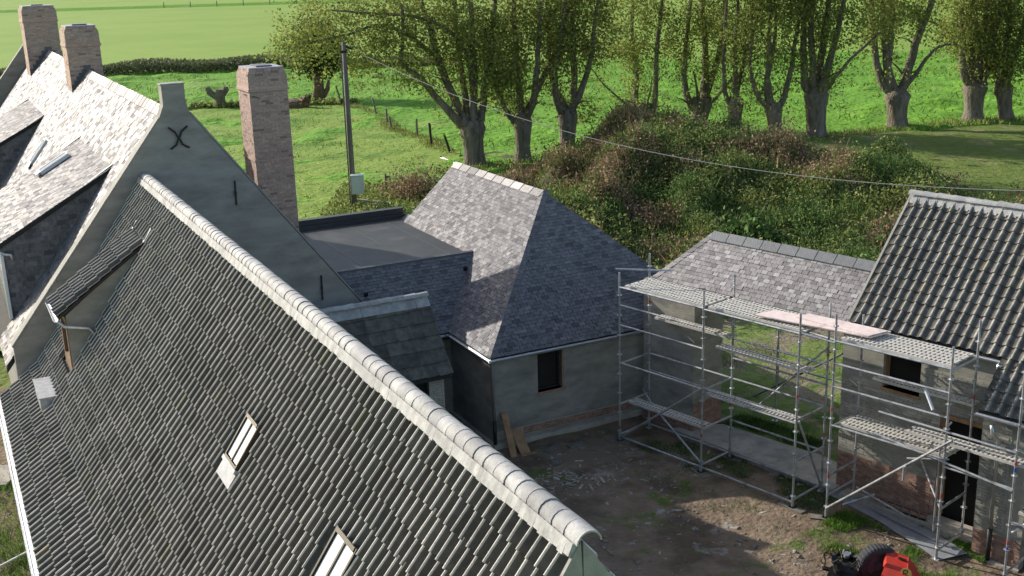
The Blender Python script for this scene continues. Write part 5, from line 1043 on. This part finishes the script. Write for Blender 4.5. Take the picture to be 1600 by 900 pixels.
#%%NATURE
# ------------------------------------------------------------------ trees
TREES = [   # base px, row, distance, trunk radius, fork px, limbs, label
 ((742, 258), 66.5, .80, (738, 200), [[(722, 180), (693, 113), (667, 33), (645, -40)], [(716, 190), (687, 157), (660, 122), (628, 100)], [(730, 173), (722, 117), (713, 57), (708, -50)], [(740, 180), (740, 100), (735, 0), (738, -80)], [(750, 187), (757, 147), (764, 90), (775, -10), (780, -70)], [(735, 110), (715, 60), (660, 27), (577, 20), (520, 15)], [(706, 150), (670, 80), (600, 40), (540, 55), (470, 70)]],
  'biggest pollard poplar, at the left end of the tree row, its crown spreading far left', [((560, 70), 52, 1800), ((480, 60), 48, 1500), ((620, 60), 55, 2200), ((700, 70), 60, 3200), ((760, 60), 50, 3000), ((690, 10), 60, 2400), ((600, 10), 60, 1700), ((520, 20), 50, 1200), ((650, 120), 30, 450), ((700, 140), 38, 450), ((775, 120), 35, 1600), ((445, 80), 25, 350), ((740, 215), 20, 90), ((560, 120), 26, 140)]),
 ((817, 252), 67.3, .60, (817, 190), [[(830, 167), (837, 117), (843, 33), (850, -60)], [(843, 133), (863, 93), (880, 50), (893, 0)], [(800, 187), (780, 147), (770, 100), (765, 50)], [(812, 150), (806, 90), (803, 10), (800, -60)]],
  'second tree from the left in the row, two tall limbs on a slim trunk', [((795, 120), 32, 1500), ((800, 60), 45, 2000), ((870, 80), 35, 800), ((830, 10), 50, 1900), ((800, 160), 22, 500), ((850, 40), 30, 700)]),
 ((886, 248), 67.8, .62, (887, 182), [[(871, 165), (866, 110), (876, 55), (882, -50)], [(896, 154), (896, 82), (893, 0), (890, -60)], [(904, 151), (923, 91), (928, 40), (940, -50)], [(880, 160), (864, 130), (858, 60), (855, -20)]],
  'third tree from the left, with three near parallel limbs, left of the overgrown mound', [((885, 50), 45, 2300), ((905, 10), 50, 2300), ((925, 80), 34, 900), ((870, 100), 26, 600), ((915, 170), 25, 350), ((940, 30), 30, 800)]),
 ((1006, 206), 79, .62, (1008, 182), [[(994, 172), (996, 115), (990, 55), (994, -50)], [(1022, 168), (1025, 82), (1033, 0), (1042, -60)], [(989, 168), (951, 140), (920, 102)], [(1008, 165), (1016, 118)]],
  'tree rising from behind the top of the mound, only its low head and limbs visible', [((985, 80), 32, 1500), ((990, 20), 45, 2200), ((975, 130), 28, 260), ((1040, 30), 30, 700), ((1000, 150), 22, 120), ((955, 60), 28, 700)]),
 ((1090, 206), 78.9, .78, (1096, 164), [[(1080, 165), (1069, 124), (1072, 69), (1082, -40)], [(1102, 148), (1105, 82), (1102, 0), (1104, -60)], [(1107, 143), (1130, 69), (1138, 0), (1148, -60)], [(1110, 160), (1140, 124), (1171, 93), (1198, 77)], [(1090, 150), (1082, 110)]],
  'stout leaning tree right of the mound top with one long thin branch reaching right', [((1060, 70), 28, 900), ((1085, 30), 40, 1700), ((1125, 40), 38, 1800), ((1110, 100), 24, 500), ((1050, 90), 24, 450), ((1150, 90), 22, 200)]),
 ((1150, 218), 74, .52, (1149, 165), [[(1135, 154), (1132, 96), (1135, 55), (1140, -40)], [(1154, 137), (1168, 91), (1190, 16), (1204, -50)], [(1150, 140), (1150, 80), (1155, 0)]],
  'slim forked tree just right of the stout leaning one', [((1165, 40), 35, 1200), ((1135, 60), 25, 500), ((1170, 160), 22, 180), ((1185, 10), 30, 900), ((1155, 110), 22, 200)]),
 ((1213, 221), 72.7, .56, (1209, 172), [[(1187, 154), (1176, 124), (1173, 96), (1178, 60)], [(1198, 148), (1201, 110), (1206, 27), (1208, -60)], [(1223, 160), (1237, 115), (1248, 55), (1262, -50)], [(1200, 120), (1212, 70), (1215, 0)]],
  'Y shaped tree with a narrow waist, between the slim tree and the thick straight one', [((1215, 80), 26, 500), ((1210, 20), 40, 1500), ((1240, 100), 22, 350), ((1180, 60), 26, 400), ((1240, 20), 34, 1100)]),
 ((1275, 218), 73, .80, (1275, 148), [[(1259, 133), (1256, 53), (1260, -60)], [(1277, 133), (1291, 67), (1301, 0), (1310, -60)], [(1270, 130), (1266, 60), (1268, -20)], [(1293, 141), (1328, 99), (1368, 64), (1397, 40)], [(1287, 125), (1302, 60), (1318, -10)]],
  'thick straight trunk with upright limbs and a long low branch slanting to the right', [((1285, 60), 30, 1100), ((1280, 10), 42, 1700), ((1250, 90), 22, 300), ((1320, 30), 34, 1000), ((1290, 120), 22, 300), ((1380, 35), 30, 800), ((1315, 140), 22, 70)]),
 ((1401, 205), 76.2, .85, (1402, 150), [[(1379, 128), (1371, 67), (1368, 0), (1366, -60)], [(1387, 120), (1397, 53), (1400, 0), (1404, -50)], [(1416, 123), (1437, 53), (1459, 0), (1475, -60)], [(1427, 120), (1453, 83), (1475, 70), (1493, 69)], [(1390, 115), (1386, 50), (1384, -20)]],
  'pollard with a swollen head and wide open limbs, standing alone right of the thick trunk', [((1400, 10), 38, 1500), ((1370, 20), 30, 900), ((1440, 20), 30, 800), ((1360, 100), 20, 40), ((1410, 100), 22, 40), ((1360, 50), 20, 300)]),
 ((1520, 190), 78.6, .85, (1523, 138), [[(1504, 115), (1501, 53), (1500, -50)], [(1520, 115), (1523, 53), (1525, -50)], [(1539, 115), (1549, 67), (1571, 0), (1585, -50)], [(1530, 110), (1538, 50), (1545, -20)], [(1512, 105), (1495, 60), (1470, 38), (1440, 32)]],
  'densely leaved pollard, second tree from the right edge', [((1520, 60), 34, 2100), ((1530, 10), 42, 2300), ((1490, 50), 30, 1000), ((1550, 80), 28, 1300), ((1560, 20), 34, 1300), ((1490, 0), 34, 900), ((1535, 105), 18, 400)]),
 ((1572, 189), 78.2, .62, (1568, 138), [[(1560, 107), (1555, 53), (1552, -40)], [(1579, 107), (1597, 40), (1612, -40)], [(1570, 110), (1576, 50), (1580, -30)]],
  'rightmost tree of the row, its trunk half hidden in hanging leaves', [((1570, 90), 24, 1200), ((1590, 50), 32, 1500), ((1575, 10), 36, 1500), ((1600, 100), 18, 600), ((1565, 125), 14, 300)]),
 ((1660, 192), 77, .75, (1660, 140), [[(1640, 110), (1632, 30)], [(1670, 110), (1690, 20), (1700, -50)]], 'tree just off the right edge, only its foliage entering the picture', [((1640, 60), 36, 1500), ((1660, 0), 45, 1600)]),
]
SP = math.cos(R(16.1))
for ti, (bp, Yd, tr, fk, limbs, label, blobs) in enumerate(TREES):
    k = Yd/(1760*SP)
    # base world x from the calibrated ray
    def wx(px, py, Yd=Yd):
        cx, cy = px-800, -(py-450); r0 = cx+.030*cy; r1 = -.008*cx+.277*cy+.961*1760; r2 = -.029*cx+.960*cy-.277*1760
        return r0/r1*Yd, CAM_H+r2/r1*Yd
    x0, zb0 = wx(*bp); z0 = float(hill(np.array(x0), np.array(Yd)))*.6 if 7 > x0 > 20 else 0.0
    tree = thing('pollard_tree', label, 'tree', 'W', (x0, Yd, 0), 'row of pollard trees beyond the mound')
    def w3(p, dy=0): a, b = wx(*p); return Vector((a, Yd+dy, b))
    F_ = w3(fk); F_.z = max(F_.z, 1.4); mb = MB()
    b0 = Vector((x0, Yd, -.1))
    mb.tube([b0, b0+Vector((0, 0, .25)), b0.lerp(F_, .35), b0.lerp(F_, .7), F_, F_+Vector((0, 0, .45))], [tr*1.12, tr*.88, tr*.74, tr*.80, tr*1.0, tr*.62], 18, wob=.05)
    for k_ in range(7):   # knuckles on the pollard head
        a = random.uniform(0, 6.28); c_ = F_+Vector((math.cos(a)*tr*.6, math.sin(a)*tr*.6, random.uniform(-.3, .35))); mb.tube([c_-Vector((0, 0, .25)), c_, c_+Vector((math.cos(a)*.12, math.sin(a)*.12, .28))], [tr*.25, tr*.4, tr*.16], 8, wob=.15)
    tk = part('trunk', mb, M['bark'], tree, smooth=True)
    allpts = []
    for li, L in enumerate(limbs):
        dy = random.uniform(-1.6, 1.6); pts = [F_+Vector((0, 0, -.1))]+[w3(p, dy*(i+1)/len(L)) for i, p in enumerate(L)]
        thin = len(L) <= 2 or (ti in (4, 7, 8) and li == 3) or (ti == 3 and li == 2) or (ti == 0 and li > 4) or (ti == 9 and li == 4)
        r0_ = tr*(.20 if thin else .40)*random.uniform(.85, 1.1)
        # smooth the polyline
        sm = []
        for i in range(len(pts)-1):
            p0 = pts[max(i-1, 0)]; p1 = pts[i]; p2 = pts[i+1]; p3 = pts[min(i+2, len(pts)-1)]
            for s in range(4):
                t = s/4; sm.append(.5*((2*p1)+(p2-p0)*t+(2*p0-5*p1+4*p2-p3)*t*t+(3*p1-p0-3*p2+p3)*t**3))
        sm.append(pts[-1]); 
        if not thin:
            last = sm[-1]; sm += [last+Vector((random.uniform(-.4, .6), random.uniform(-.5, .5), 1.6)), last+Vector((random.uniform(-.6, 1.0), random.uniform(-.8, .8), 3.4))]
        nS = len(sm); rs = [r0_*(1-.80*(i/(nS-1))**.9)+.015 for i in range(nS)]
        mb = MB(); mb.tube([p+Vector((random.gauss(0, .03), 0, random.gauss(0, .02))) for p in sm], rs, 9, wob=.06); allpts += sm[3:]
        for s in range(4 if not thin else 2):    # twigs
            i = random.randint(3, nS-2); p = sm[i]; d = Vector((random.uniform(-1, 1), random.uniform(-1, 1), random.uniform(.1, .9))).normalized()*random.uniform(.8, 1.8)
            mb.tube([p, p+d*.5+Vector((0, 0, .1)), p+d], [rs[i]*.35, rs[i]*.22, .012], 5)
            allpts.append(p+d)
        part('limb', mb, M['bark'], tree, smooth=True)
    C = []
    for (bpx, rad, n) in blobs:
        n = int(n*1.3)
        # foliage hangs in clumps inside each cluster
        nc = max(3, n//22); cen = []
        for _ in range(nc):
            a, b = rng.normal(0, .55, 2); a = max(-1.3, min(1.3, a)); b = max(-1.25, min(1.25, b))
            cen.append(w3((bpx[0]+a*rad, bpx[1]+b*rad), rng.uniform(-1.9, 1.9)))
        cen = np.array([tuple(c) for c in cen]); idx = rng.integers(0, nc, int(n*.85)); C.append(cen[idx]+rng.normal(0, .26, (len(idx), 3)))
    ap = np.array([tuple(p) for p in allpts]); idx = rng.integers(0, len(ap), 1500); C.append(ap[idx]+rng.normal(0, .42, (1500, 3)))
    # upper crown, above the picture, which shades the lawn
    nt_ = 400 if ti < 3 else 1000 if ti < 6 else 3200; top = np.stack([x0+rng.normal(0, 2.3, nt_), Yd+rng.normal(0, 1.8, nt_), rng.uniform(9.8, 19, nt_)], 1)
    C = np.concatenate(C); C = C[C[:, 2] > 1.0]
    sz = np.concatenate([np.full(len(C), .155), np.full(nt_, .42)]); C = np.concatenate([C, top])
    leaves('crown', C, sz, M['leaf'], parent=tree, base=(x0, Yd, 0))
# distant small tree with fallen root, stump
x0, Y0 = -17.2, 104.2
tr2 = thing('willow_tree', 'small dark leaved tree with a torn brown trunk beside the far ditch', 'tree', 'W', (x0, Y0, 0))
mb = MB(); mb.tube([(x0, Y0, -.1), (x0+.1, Y0, 1.1), (x0+.05, Y0, 2.2), (x0+.5, Y0, 3.6)], [.62, .48, .5, .2], 10, wob=.12); mb.tube([(x0+.2, Y0, .0), (x0+.9, Y0, .9), (x0+1.1, Y0, 2.0)], [.3, .22, .08], 7, wob=.2); part('trunk', mb, M['rust'], tr2, smooth=True)
C = np.stack([x0+.4+rng.normal(0, 1.15, 5200), Y0+rng.normal(0, 1.0, 5200), 4.4+rng.normal(0, 1.15, 5200)], 1); C = C[C[:, 2] > 1.9]; leaves('crown', C, .30, M['leaf_dark'], parent=tr2, base=(x0, Y0, 0))
x0, Y0 = -24.9, 99
mb = MB(); mb.tube([(x0, Y0, -.1), (x0, Y0, .9), (x0+.1, Y0, 1.7)], [.55, .42, .5], 10, wob=.15); mb.tube([(x0-.3, Y0, 1.0), (x0-.9, Y0, 1.5), (x0-1.0, Y0, 1.9)], [.28, .3, .2], 8, wob=.2); mb.tube([(x0+.3, Y0, 1.2), (x0+.6, Y0, 1.7), (x0+.6, Y0, 1.9)], [.25, .28, .18], 8, wob=.2)
one('tree_stump', mb, M['bark'], 'W', (x0, Y0, 0), 'short knobbly stump in the grass left of the tall chimney', 'stump')
mb = MB(); x0, Y0 = -17.5, 97; mb.tube([(x0-1.9, Y0, .35), (x0-.6, Y0, .45), (x0+.6, Y0, .4)], [.45, .5, .35], 9, wob=.25)
for i in range(14):
    a = random.uniform(0, 3.14); mb.tube([(x0+.5, Y0, .5), (x0+.7+math.cos(a)*.6, Y0+random.uniform(-.6, .3), .5+math.sin(a)*.6), (x0+.8+math.cos(a)*1.2, Y0+random.uniform(-.8, .4), .4+math.sin(a)*.9)], [.18, .12, .03], 5, wob=.2)
one('fallen_trunk', mb, M['rust'], 'W', (x0, Y0, 0), 'fallen brown trunk with a spray of torn roots at the field corner', 'log')

n = 26000; gx = rng.uniform(-60, 75, n); gy = rng.uniform(68, 136, n); k_ = (vnoise(gx+90, gy, 2.4, 61) > .56) & ~((gx < -3) & (gy < 103) & (gx > -45)) & (gy > np.interp(gx, [-6, 4, 14, 26, 40], [72, 72, 74, 77, 79]))
blades('meadow_tufts', np.stack([gx[k_], gy[k_], np.full(k_.sum(), .0)], 1), .34, .10, M['grass_blade'], 'coarse tufts dotted over the bright meadow', 'grass', lean=.5)
n = 22000; gx = rng.uniform(-46, -5, n); gy = rng.uniform(40, 100, n); k_ = (vnoise(gx+90, gy, 1.8, 62) > .55) & (gx < np.interp(gy, [40, 62, 70, 78, 90, 101], [-5, -4.5, -4.2, -7, -11, -15]))
blades('paddock_tufts', np.stack([gx[k_], gy[k_], np.full(k_.sum(), .08)], 1), .20, .07, M['grass_blade'], 'short tufts dotted over the yellower paddock', 'grass', lean=.5)
# far ditch hedge
n = 32000; hx = rng.uniform(-75, -6, n); hz = rng.random(n)**.7*(1.15+.5*np.sin(hx*.13)+.35*np.sin(hx*.41+1)).clip(.5); C = np.stack([hx, 139.5+rng.uniform(-3.2, 3.2, n), hz*.85], 1)
leaves('far_hedge', C, .34, M['hedge_far'], 'dark strip of reeds and bushes along the ditch between the two fields', 'hedge', kind='stuff', aspect=.5)
n = 7000; hx = rng.uniform(-60, -28, n); C = np.stack([hx, 99+rng.uniform(-.9, .9, n)+.2*np.sin(hx), rng.random(n)*(1.0+.4*np.sin(hx*.9))], 1); C = C[np.abs(C[:, 0]+24.9) > 1.2]
leaves('field_edge_weeds', np.concatenate([C, np.stack([rng.uniform(-27.5, -13, 2200), 99+rng.normal(0, .5, 2200), rng.random(2200)*.55], 1)]), .30, M['weed_olive'], 'ragged weeds along the border of the paddock', 'weeds', kind='stuff')
# fence posts
PL = ['fence post nearest the torn willow, leaning left', 'tilted fence post second after the willow', 'thin upright fence post third from the far end', 'short fence post fourth along the field border', 'dark fence post halfway down the paddock border', 'fence post just beyond the leaning pair', 'upright post paired with a thinner one', 'last leaning post of the field fence, nearest the big tree']
for i, (x, y) in enumerate(FENCE):
    h = (1.5, 1.5, 1.2, 1.1, 1.35, 1.2, 1.6, 1.4)[i]; tl = (-.35, -.25, 0, -.1, .02, 0, -.1, -.4)[i]; mb = MB(); mb.tube([(x, y, 0), (x+tl*.5, y, h*.5), (x+tl, y, h)], [.085, .08, .075], 7, wob=.08)
    one('fence_post', mb, M['iron'] if i > 4 else M['pole_wood'], 'W', (x, y, 0), PL[i], 'fence post', 'old posts along the field border')
C = []
for i in range(len(FENCE)-1):
    a, b = np.array(FENCE[i]), np.array(FENCE[i+1]); m_ = int(np.linalg.norm(b-a)*170); t = rng.random(m_)[:, None]; q = a+(b-a)*t+rng.normal(0, .35, (m_, 2)); C.append(np.concatenate([q, np.zeros((m_, 1))+.05], 1))
C.append(np.stack([rng.uniform(-6, 40, 5200), rng.normal(0, .7, 5200), np.full(5200, .05)], 1)); C[-1][:, 1] += np.interp(C[-1][:, 0], [-6, 0, 4, 14, 20, 26, 34, 40], [63, 66, 68, 74, 72.5, 75.5, 78, 78])
blades('dry_border_grass', np.concatenate(C), .24, .06, M['weed_olive'], 'dry bleached grass along the fence line and round the tree feet', 'grass')
for i in range(22):
    pass
# far fence: posts along the road bank
FL = ['leftmost', 'second', 'third', 'fourth', 'fifth', 'sixth', 'seventh', 'eighth', 'ninth', 'tenth', 'eleventh', 'twelfth', 'rightmost']
for i in range(13):
    x = -118+i*9.2; mb = MB(); mb.box(x, x+.22, 404, 404.2, 0, 1.9); one('far_post', mb, M['pole_wood'], 'W', (x, 404, 0), FL[i]+' post of the fence along the far field edge, from the left', 'fence post', 'posts along the far field edge')
# utility pole, cabinet and cable
px_, py_ = -7.62, 54.4
P_ = thing('utility_pole', 'tall weathered wooden electricity pole rising beside the paddock', 'pole', 'W', (px_, py_, 0))
mb = MB(); mb.tube([(px_, py_, -.2), (px_, py_, 4), (px_+.02, py_, 8.15)], [.14, .125, .10], 12); part('mast', mb, M['pole_wood'], P_, smooth=True)
mb = MB(); mb.tube([(px_+.12, py_, 7.95), (px_+.42, py_-.1, 7.8)], .05, 6); mb.tube([(px_-.13, py_-.05, 7.7), (px_+.14, py_-.05, 7.7)], .07, 8); part('bracket', mb, M['iron'], P_)
mb = MB(); mb.tube([(px_-.17, py_-.1, 0), (px_-.13, py_-.1, 7.6)], .035, 6); part('cable_duct', mb, M['lead_dark'], P_)
cb = thing('meter_cabinet', 'light grey electricity cabinet fixed to the wooden pole', 'cabinet', 'W', (px_+.25, py_-.3, .8))
mb = MB(); mb.box(px_-.02, px_+.56, py_-.5, py_-.16, .92, 1.82); body = part('casing', mb, M['boxgrey'], cb); mb = MB(); mb.box(px_+.02, px_+.52, py_-.515, py_-.5, .97, 1.77); part('door', mb, M['boxgrey'], cb); mb = MB(); mb.box(px_-.05, px_+.59, py_-.53, py_-.13, 1.82, 1.86); part('lid', mb, M['white'], cb)
a = Vector((px_+.42, py_-.1, 7.8)); b = Vector((16.6, 30.0, 5.05)); mb = MB(); pts = []
for i in range(41):
    t = i/40; p = a.lerp(b, t); p.z -= 1.75*4*t*(1-t); pts.append(p)
mb.tube(pts, .014, 5); one('overhead_cable', mb, M['cable'], 'W', (px_, py_, 7.8), 'twisted overhead cable sagging from the wooden pole across the mound', 'cable')
mb = MB(); mb.beam((-7.9, 55.3, .35), (-5.9, 54.3, .30), .12, .22); mb.beam((-5.9, 54.3, 0), (-5.9, 54.3, .35), .1, .1); one('kerb_board', mb, M['coping'], 'W', (-7, 55, 0), 'pale horizontal board behind the flat roof, beside the pole', 'board')
mb = MB(); mb.tube([(-6.35, 57.5, 0), (-6.35, 57.5, 1.25)], .05, 6); mb.box(-6.36, -6.12, 57.42, 57.5, 1.0, 1.15); one('garden_post', mb, M['pole_wood'], 'W', (-6.35, 57.5, 0), 'thin wooden stake with a small tag in the weeds right of the pole', 'post')
mb = MB(); mb.tube([(-4.09, 68.6, .15), (-3.5, 67.2, .12), (-3.0, 65.8, .12)], .10, 7); one('drain_pipe', mb, M['white'], 'W', (-3.6, 67, 0), 'white pipe lying in the grass below the leaning fence post', 'pipe')

# undergrowth on the mound: leafy clumps, plumes and stems
def scatter(n, xr, yr, cond):
    out = []
    while sum(len(o) for o in out) < n:
        x = rng.uniform(*xr, n); y = rng.uniform(*yr, n); k = cond(x, y) > rng.random(n); out.append(np.stack([x[k], y[k]], 1))
    return np.concatenate(out)[:n]
def onhill(P): 
    h = hilltop(P[:, 0], P[:, 1]); return np.maximum(h, 0)
def patch(seed, s, lo=.5, g=5): return lambda x, y: np.clip((vnoise(x+60, y+60, s, seed)-lo)*g, 0, 1)
inm = lambda x, y: np.clip(hill(x, y)*1.6+.0, 0, 1)*(y < 66)
def clump_leaves(n, nc, cond, size, mat, name, label, hr=(.2, .9), sp=.32, xr=(-4, 26), yr=(36, 66)):
    c = scatter(nc, xr, yr, cond); hh = rng.uniform(*hr, nc); idx = rng.integers(0, nc, n); P = c[idx]+rng.normal(0, sp, (n, 2)); z = onhill(P)+rng.random(n)**.8*hh[idx]
    leaves(name, np.concatenate([P, z[:, None]], 1), size, mat, label, 'undergrowth', kind='stuff', aspect=.55)
pg, po, pb2 = patch(41, 2.0, .48, 9), patch(42, 2.2, .48, 9), patch(43, 1.9, .60, 9)
clump_leaves(75000, 1500, lambda x, y: inm(x, y)*np.maximum(pg(x, y), .12), .12, M['weed_green'], 'green_undergrowth', 'dark green nettles and brambles covering the mound', (.25, .9))
clump_leaves(65000, 1300, lambda x, y: inm(x, y)*np.maximum(po(x, y), .12), .12, M['weed_olive'], 'olive_undergrowth', 'yellow green bushy weeds spread over the mound', (.25, 1.0))
topb = lambda x, y: inm(x, y)*np.maximum(pb2(x, y), np.exp(-((x-6.5)/3.4)**2-((y-59.5)/2.6)**2)*.9)
clump_leaves(36000, 1100, topb, .13, M['weed_brown'], 'brown_undergrowth', 'brown seeding plumes, thickest on the top of the mound', (.5, 1.2), .22)
def stems(n, cond, h, w, mat, name, label):
    P = scatter(n, (-4, 26), (36, 66), cond); z = onhill(P); blades(name, np.concatenate([P, z[:, None]], 1), h, w, mat, label, 'undergrowth', lean=.28)
stems(9000, topb, .85, .03, M['weed_brown'], 'dry_stems', 'dry upright brown stems on the mound')
stems(6000, lambda x, y: inm(x, y)*patch(44, 1.6, .45, 8)(x, y), .60, .03, M['weed_olive'], 'tall_grass', 'tall rough grass between the bushes of the mound')
stems(3500, lambda x, y: inm(x, y)*patch(45, 1.3, .55, 8)(x, y), .80, .05, M['weed_green'], 'nettle_stalks', 'upright nettle stalks standing above the brambles of the mound')
# low scrub beside the pavilion roof, and individual bushes
def bush(x, y, r, h, n, mat, label, cat='bush', size=.12):
    z = float(hill(np.array(x), np.array(y))); C = np.stack([x+rng.normal(0, r*.5, n), y+rng.normal(0, r*.5, n), z+np.abs(rng.normal(0, .5, n))*h+.05], 1)
    t = thing('bush', label, cat, 'W', (x, y, z)); leaves('foliage', C, size, mat, parent=t, base=(x, y, z))
    mb = MB()
    for i in range(7):
        a = random.uniform(0, 6.28); mb.tube([(x, y, z-.1), (x+math.cos(a)*r*.35, y+math.sin(a)*r*.35, z+h*.5), (x+math.cos(a)*r*.7, y+math.sin(a)*r*.7, z+h*.95)], [.03, .02, .008], 5)
    part('stem', mb, M['rust'], t)
bush(-4.7, 56.5, 1.5, 1.3, 3000, M['weed_brown'], 'grey brown bramble bush left of the pavilion roof')
bush(-3.0, 55.5, 1.1, 1.1, 2000, M['weed_green'], 'small green bush close to the left edge of the pavilion roof')
bush(3.2, 57.5, 1.8, 1.4, 3600, M['weed_green'], 'dark green thicket just right of the pavilion ridge')
bush(15.6, 40.5, 1.4, 1.9, 3600, M['weed_brown'], 'rust brown bush behind the right end of the gateway ridge')
bush(13.2, 53.0, 1.1, 1.5, 2400, M['weed_brown'], 'pale brown seeding shrub at the upper right of the mound')
bush(9.4, 44.0, 1.0, .8, 2200, M['weed_green'], 'leafy light green plant in the middle of the mound front', size=.2)
bush(2.6, 44.5, 1.4, 1.3, 3000, M['weed_olive'], 'olive bush at the foot of the mound beside the hipped roof')
bush(6.0, 36.5, 1.3, 1.5, 3000, M['weed_olive'], 'yellow green bush between the pavilion roof and the gateway roof')
bush(12.0, 37.5, 1.5, 1.6, 3200, M['weed_green'], 'dark bush right behind the gateway ridge')
bush(14.2, 36.5, 1.2, 1.5, 2600, M['weed_olive'], 'yellowish bush tucked against the verge of the tiled house roof')
n = 9000; C = np.stack([rng.uniform(-9, 0, n), rng.uniform(52, 60, n), rng.random(n)*.5], 1); leaves('garden_weeds', C, .14, M['weed_olive'], 'low weeds between the flat roof and the paddock', 'weeds', kind='stuff')
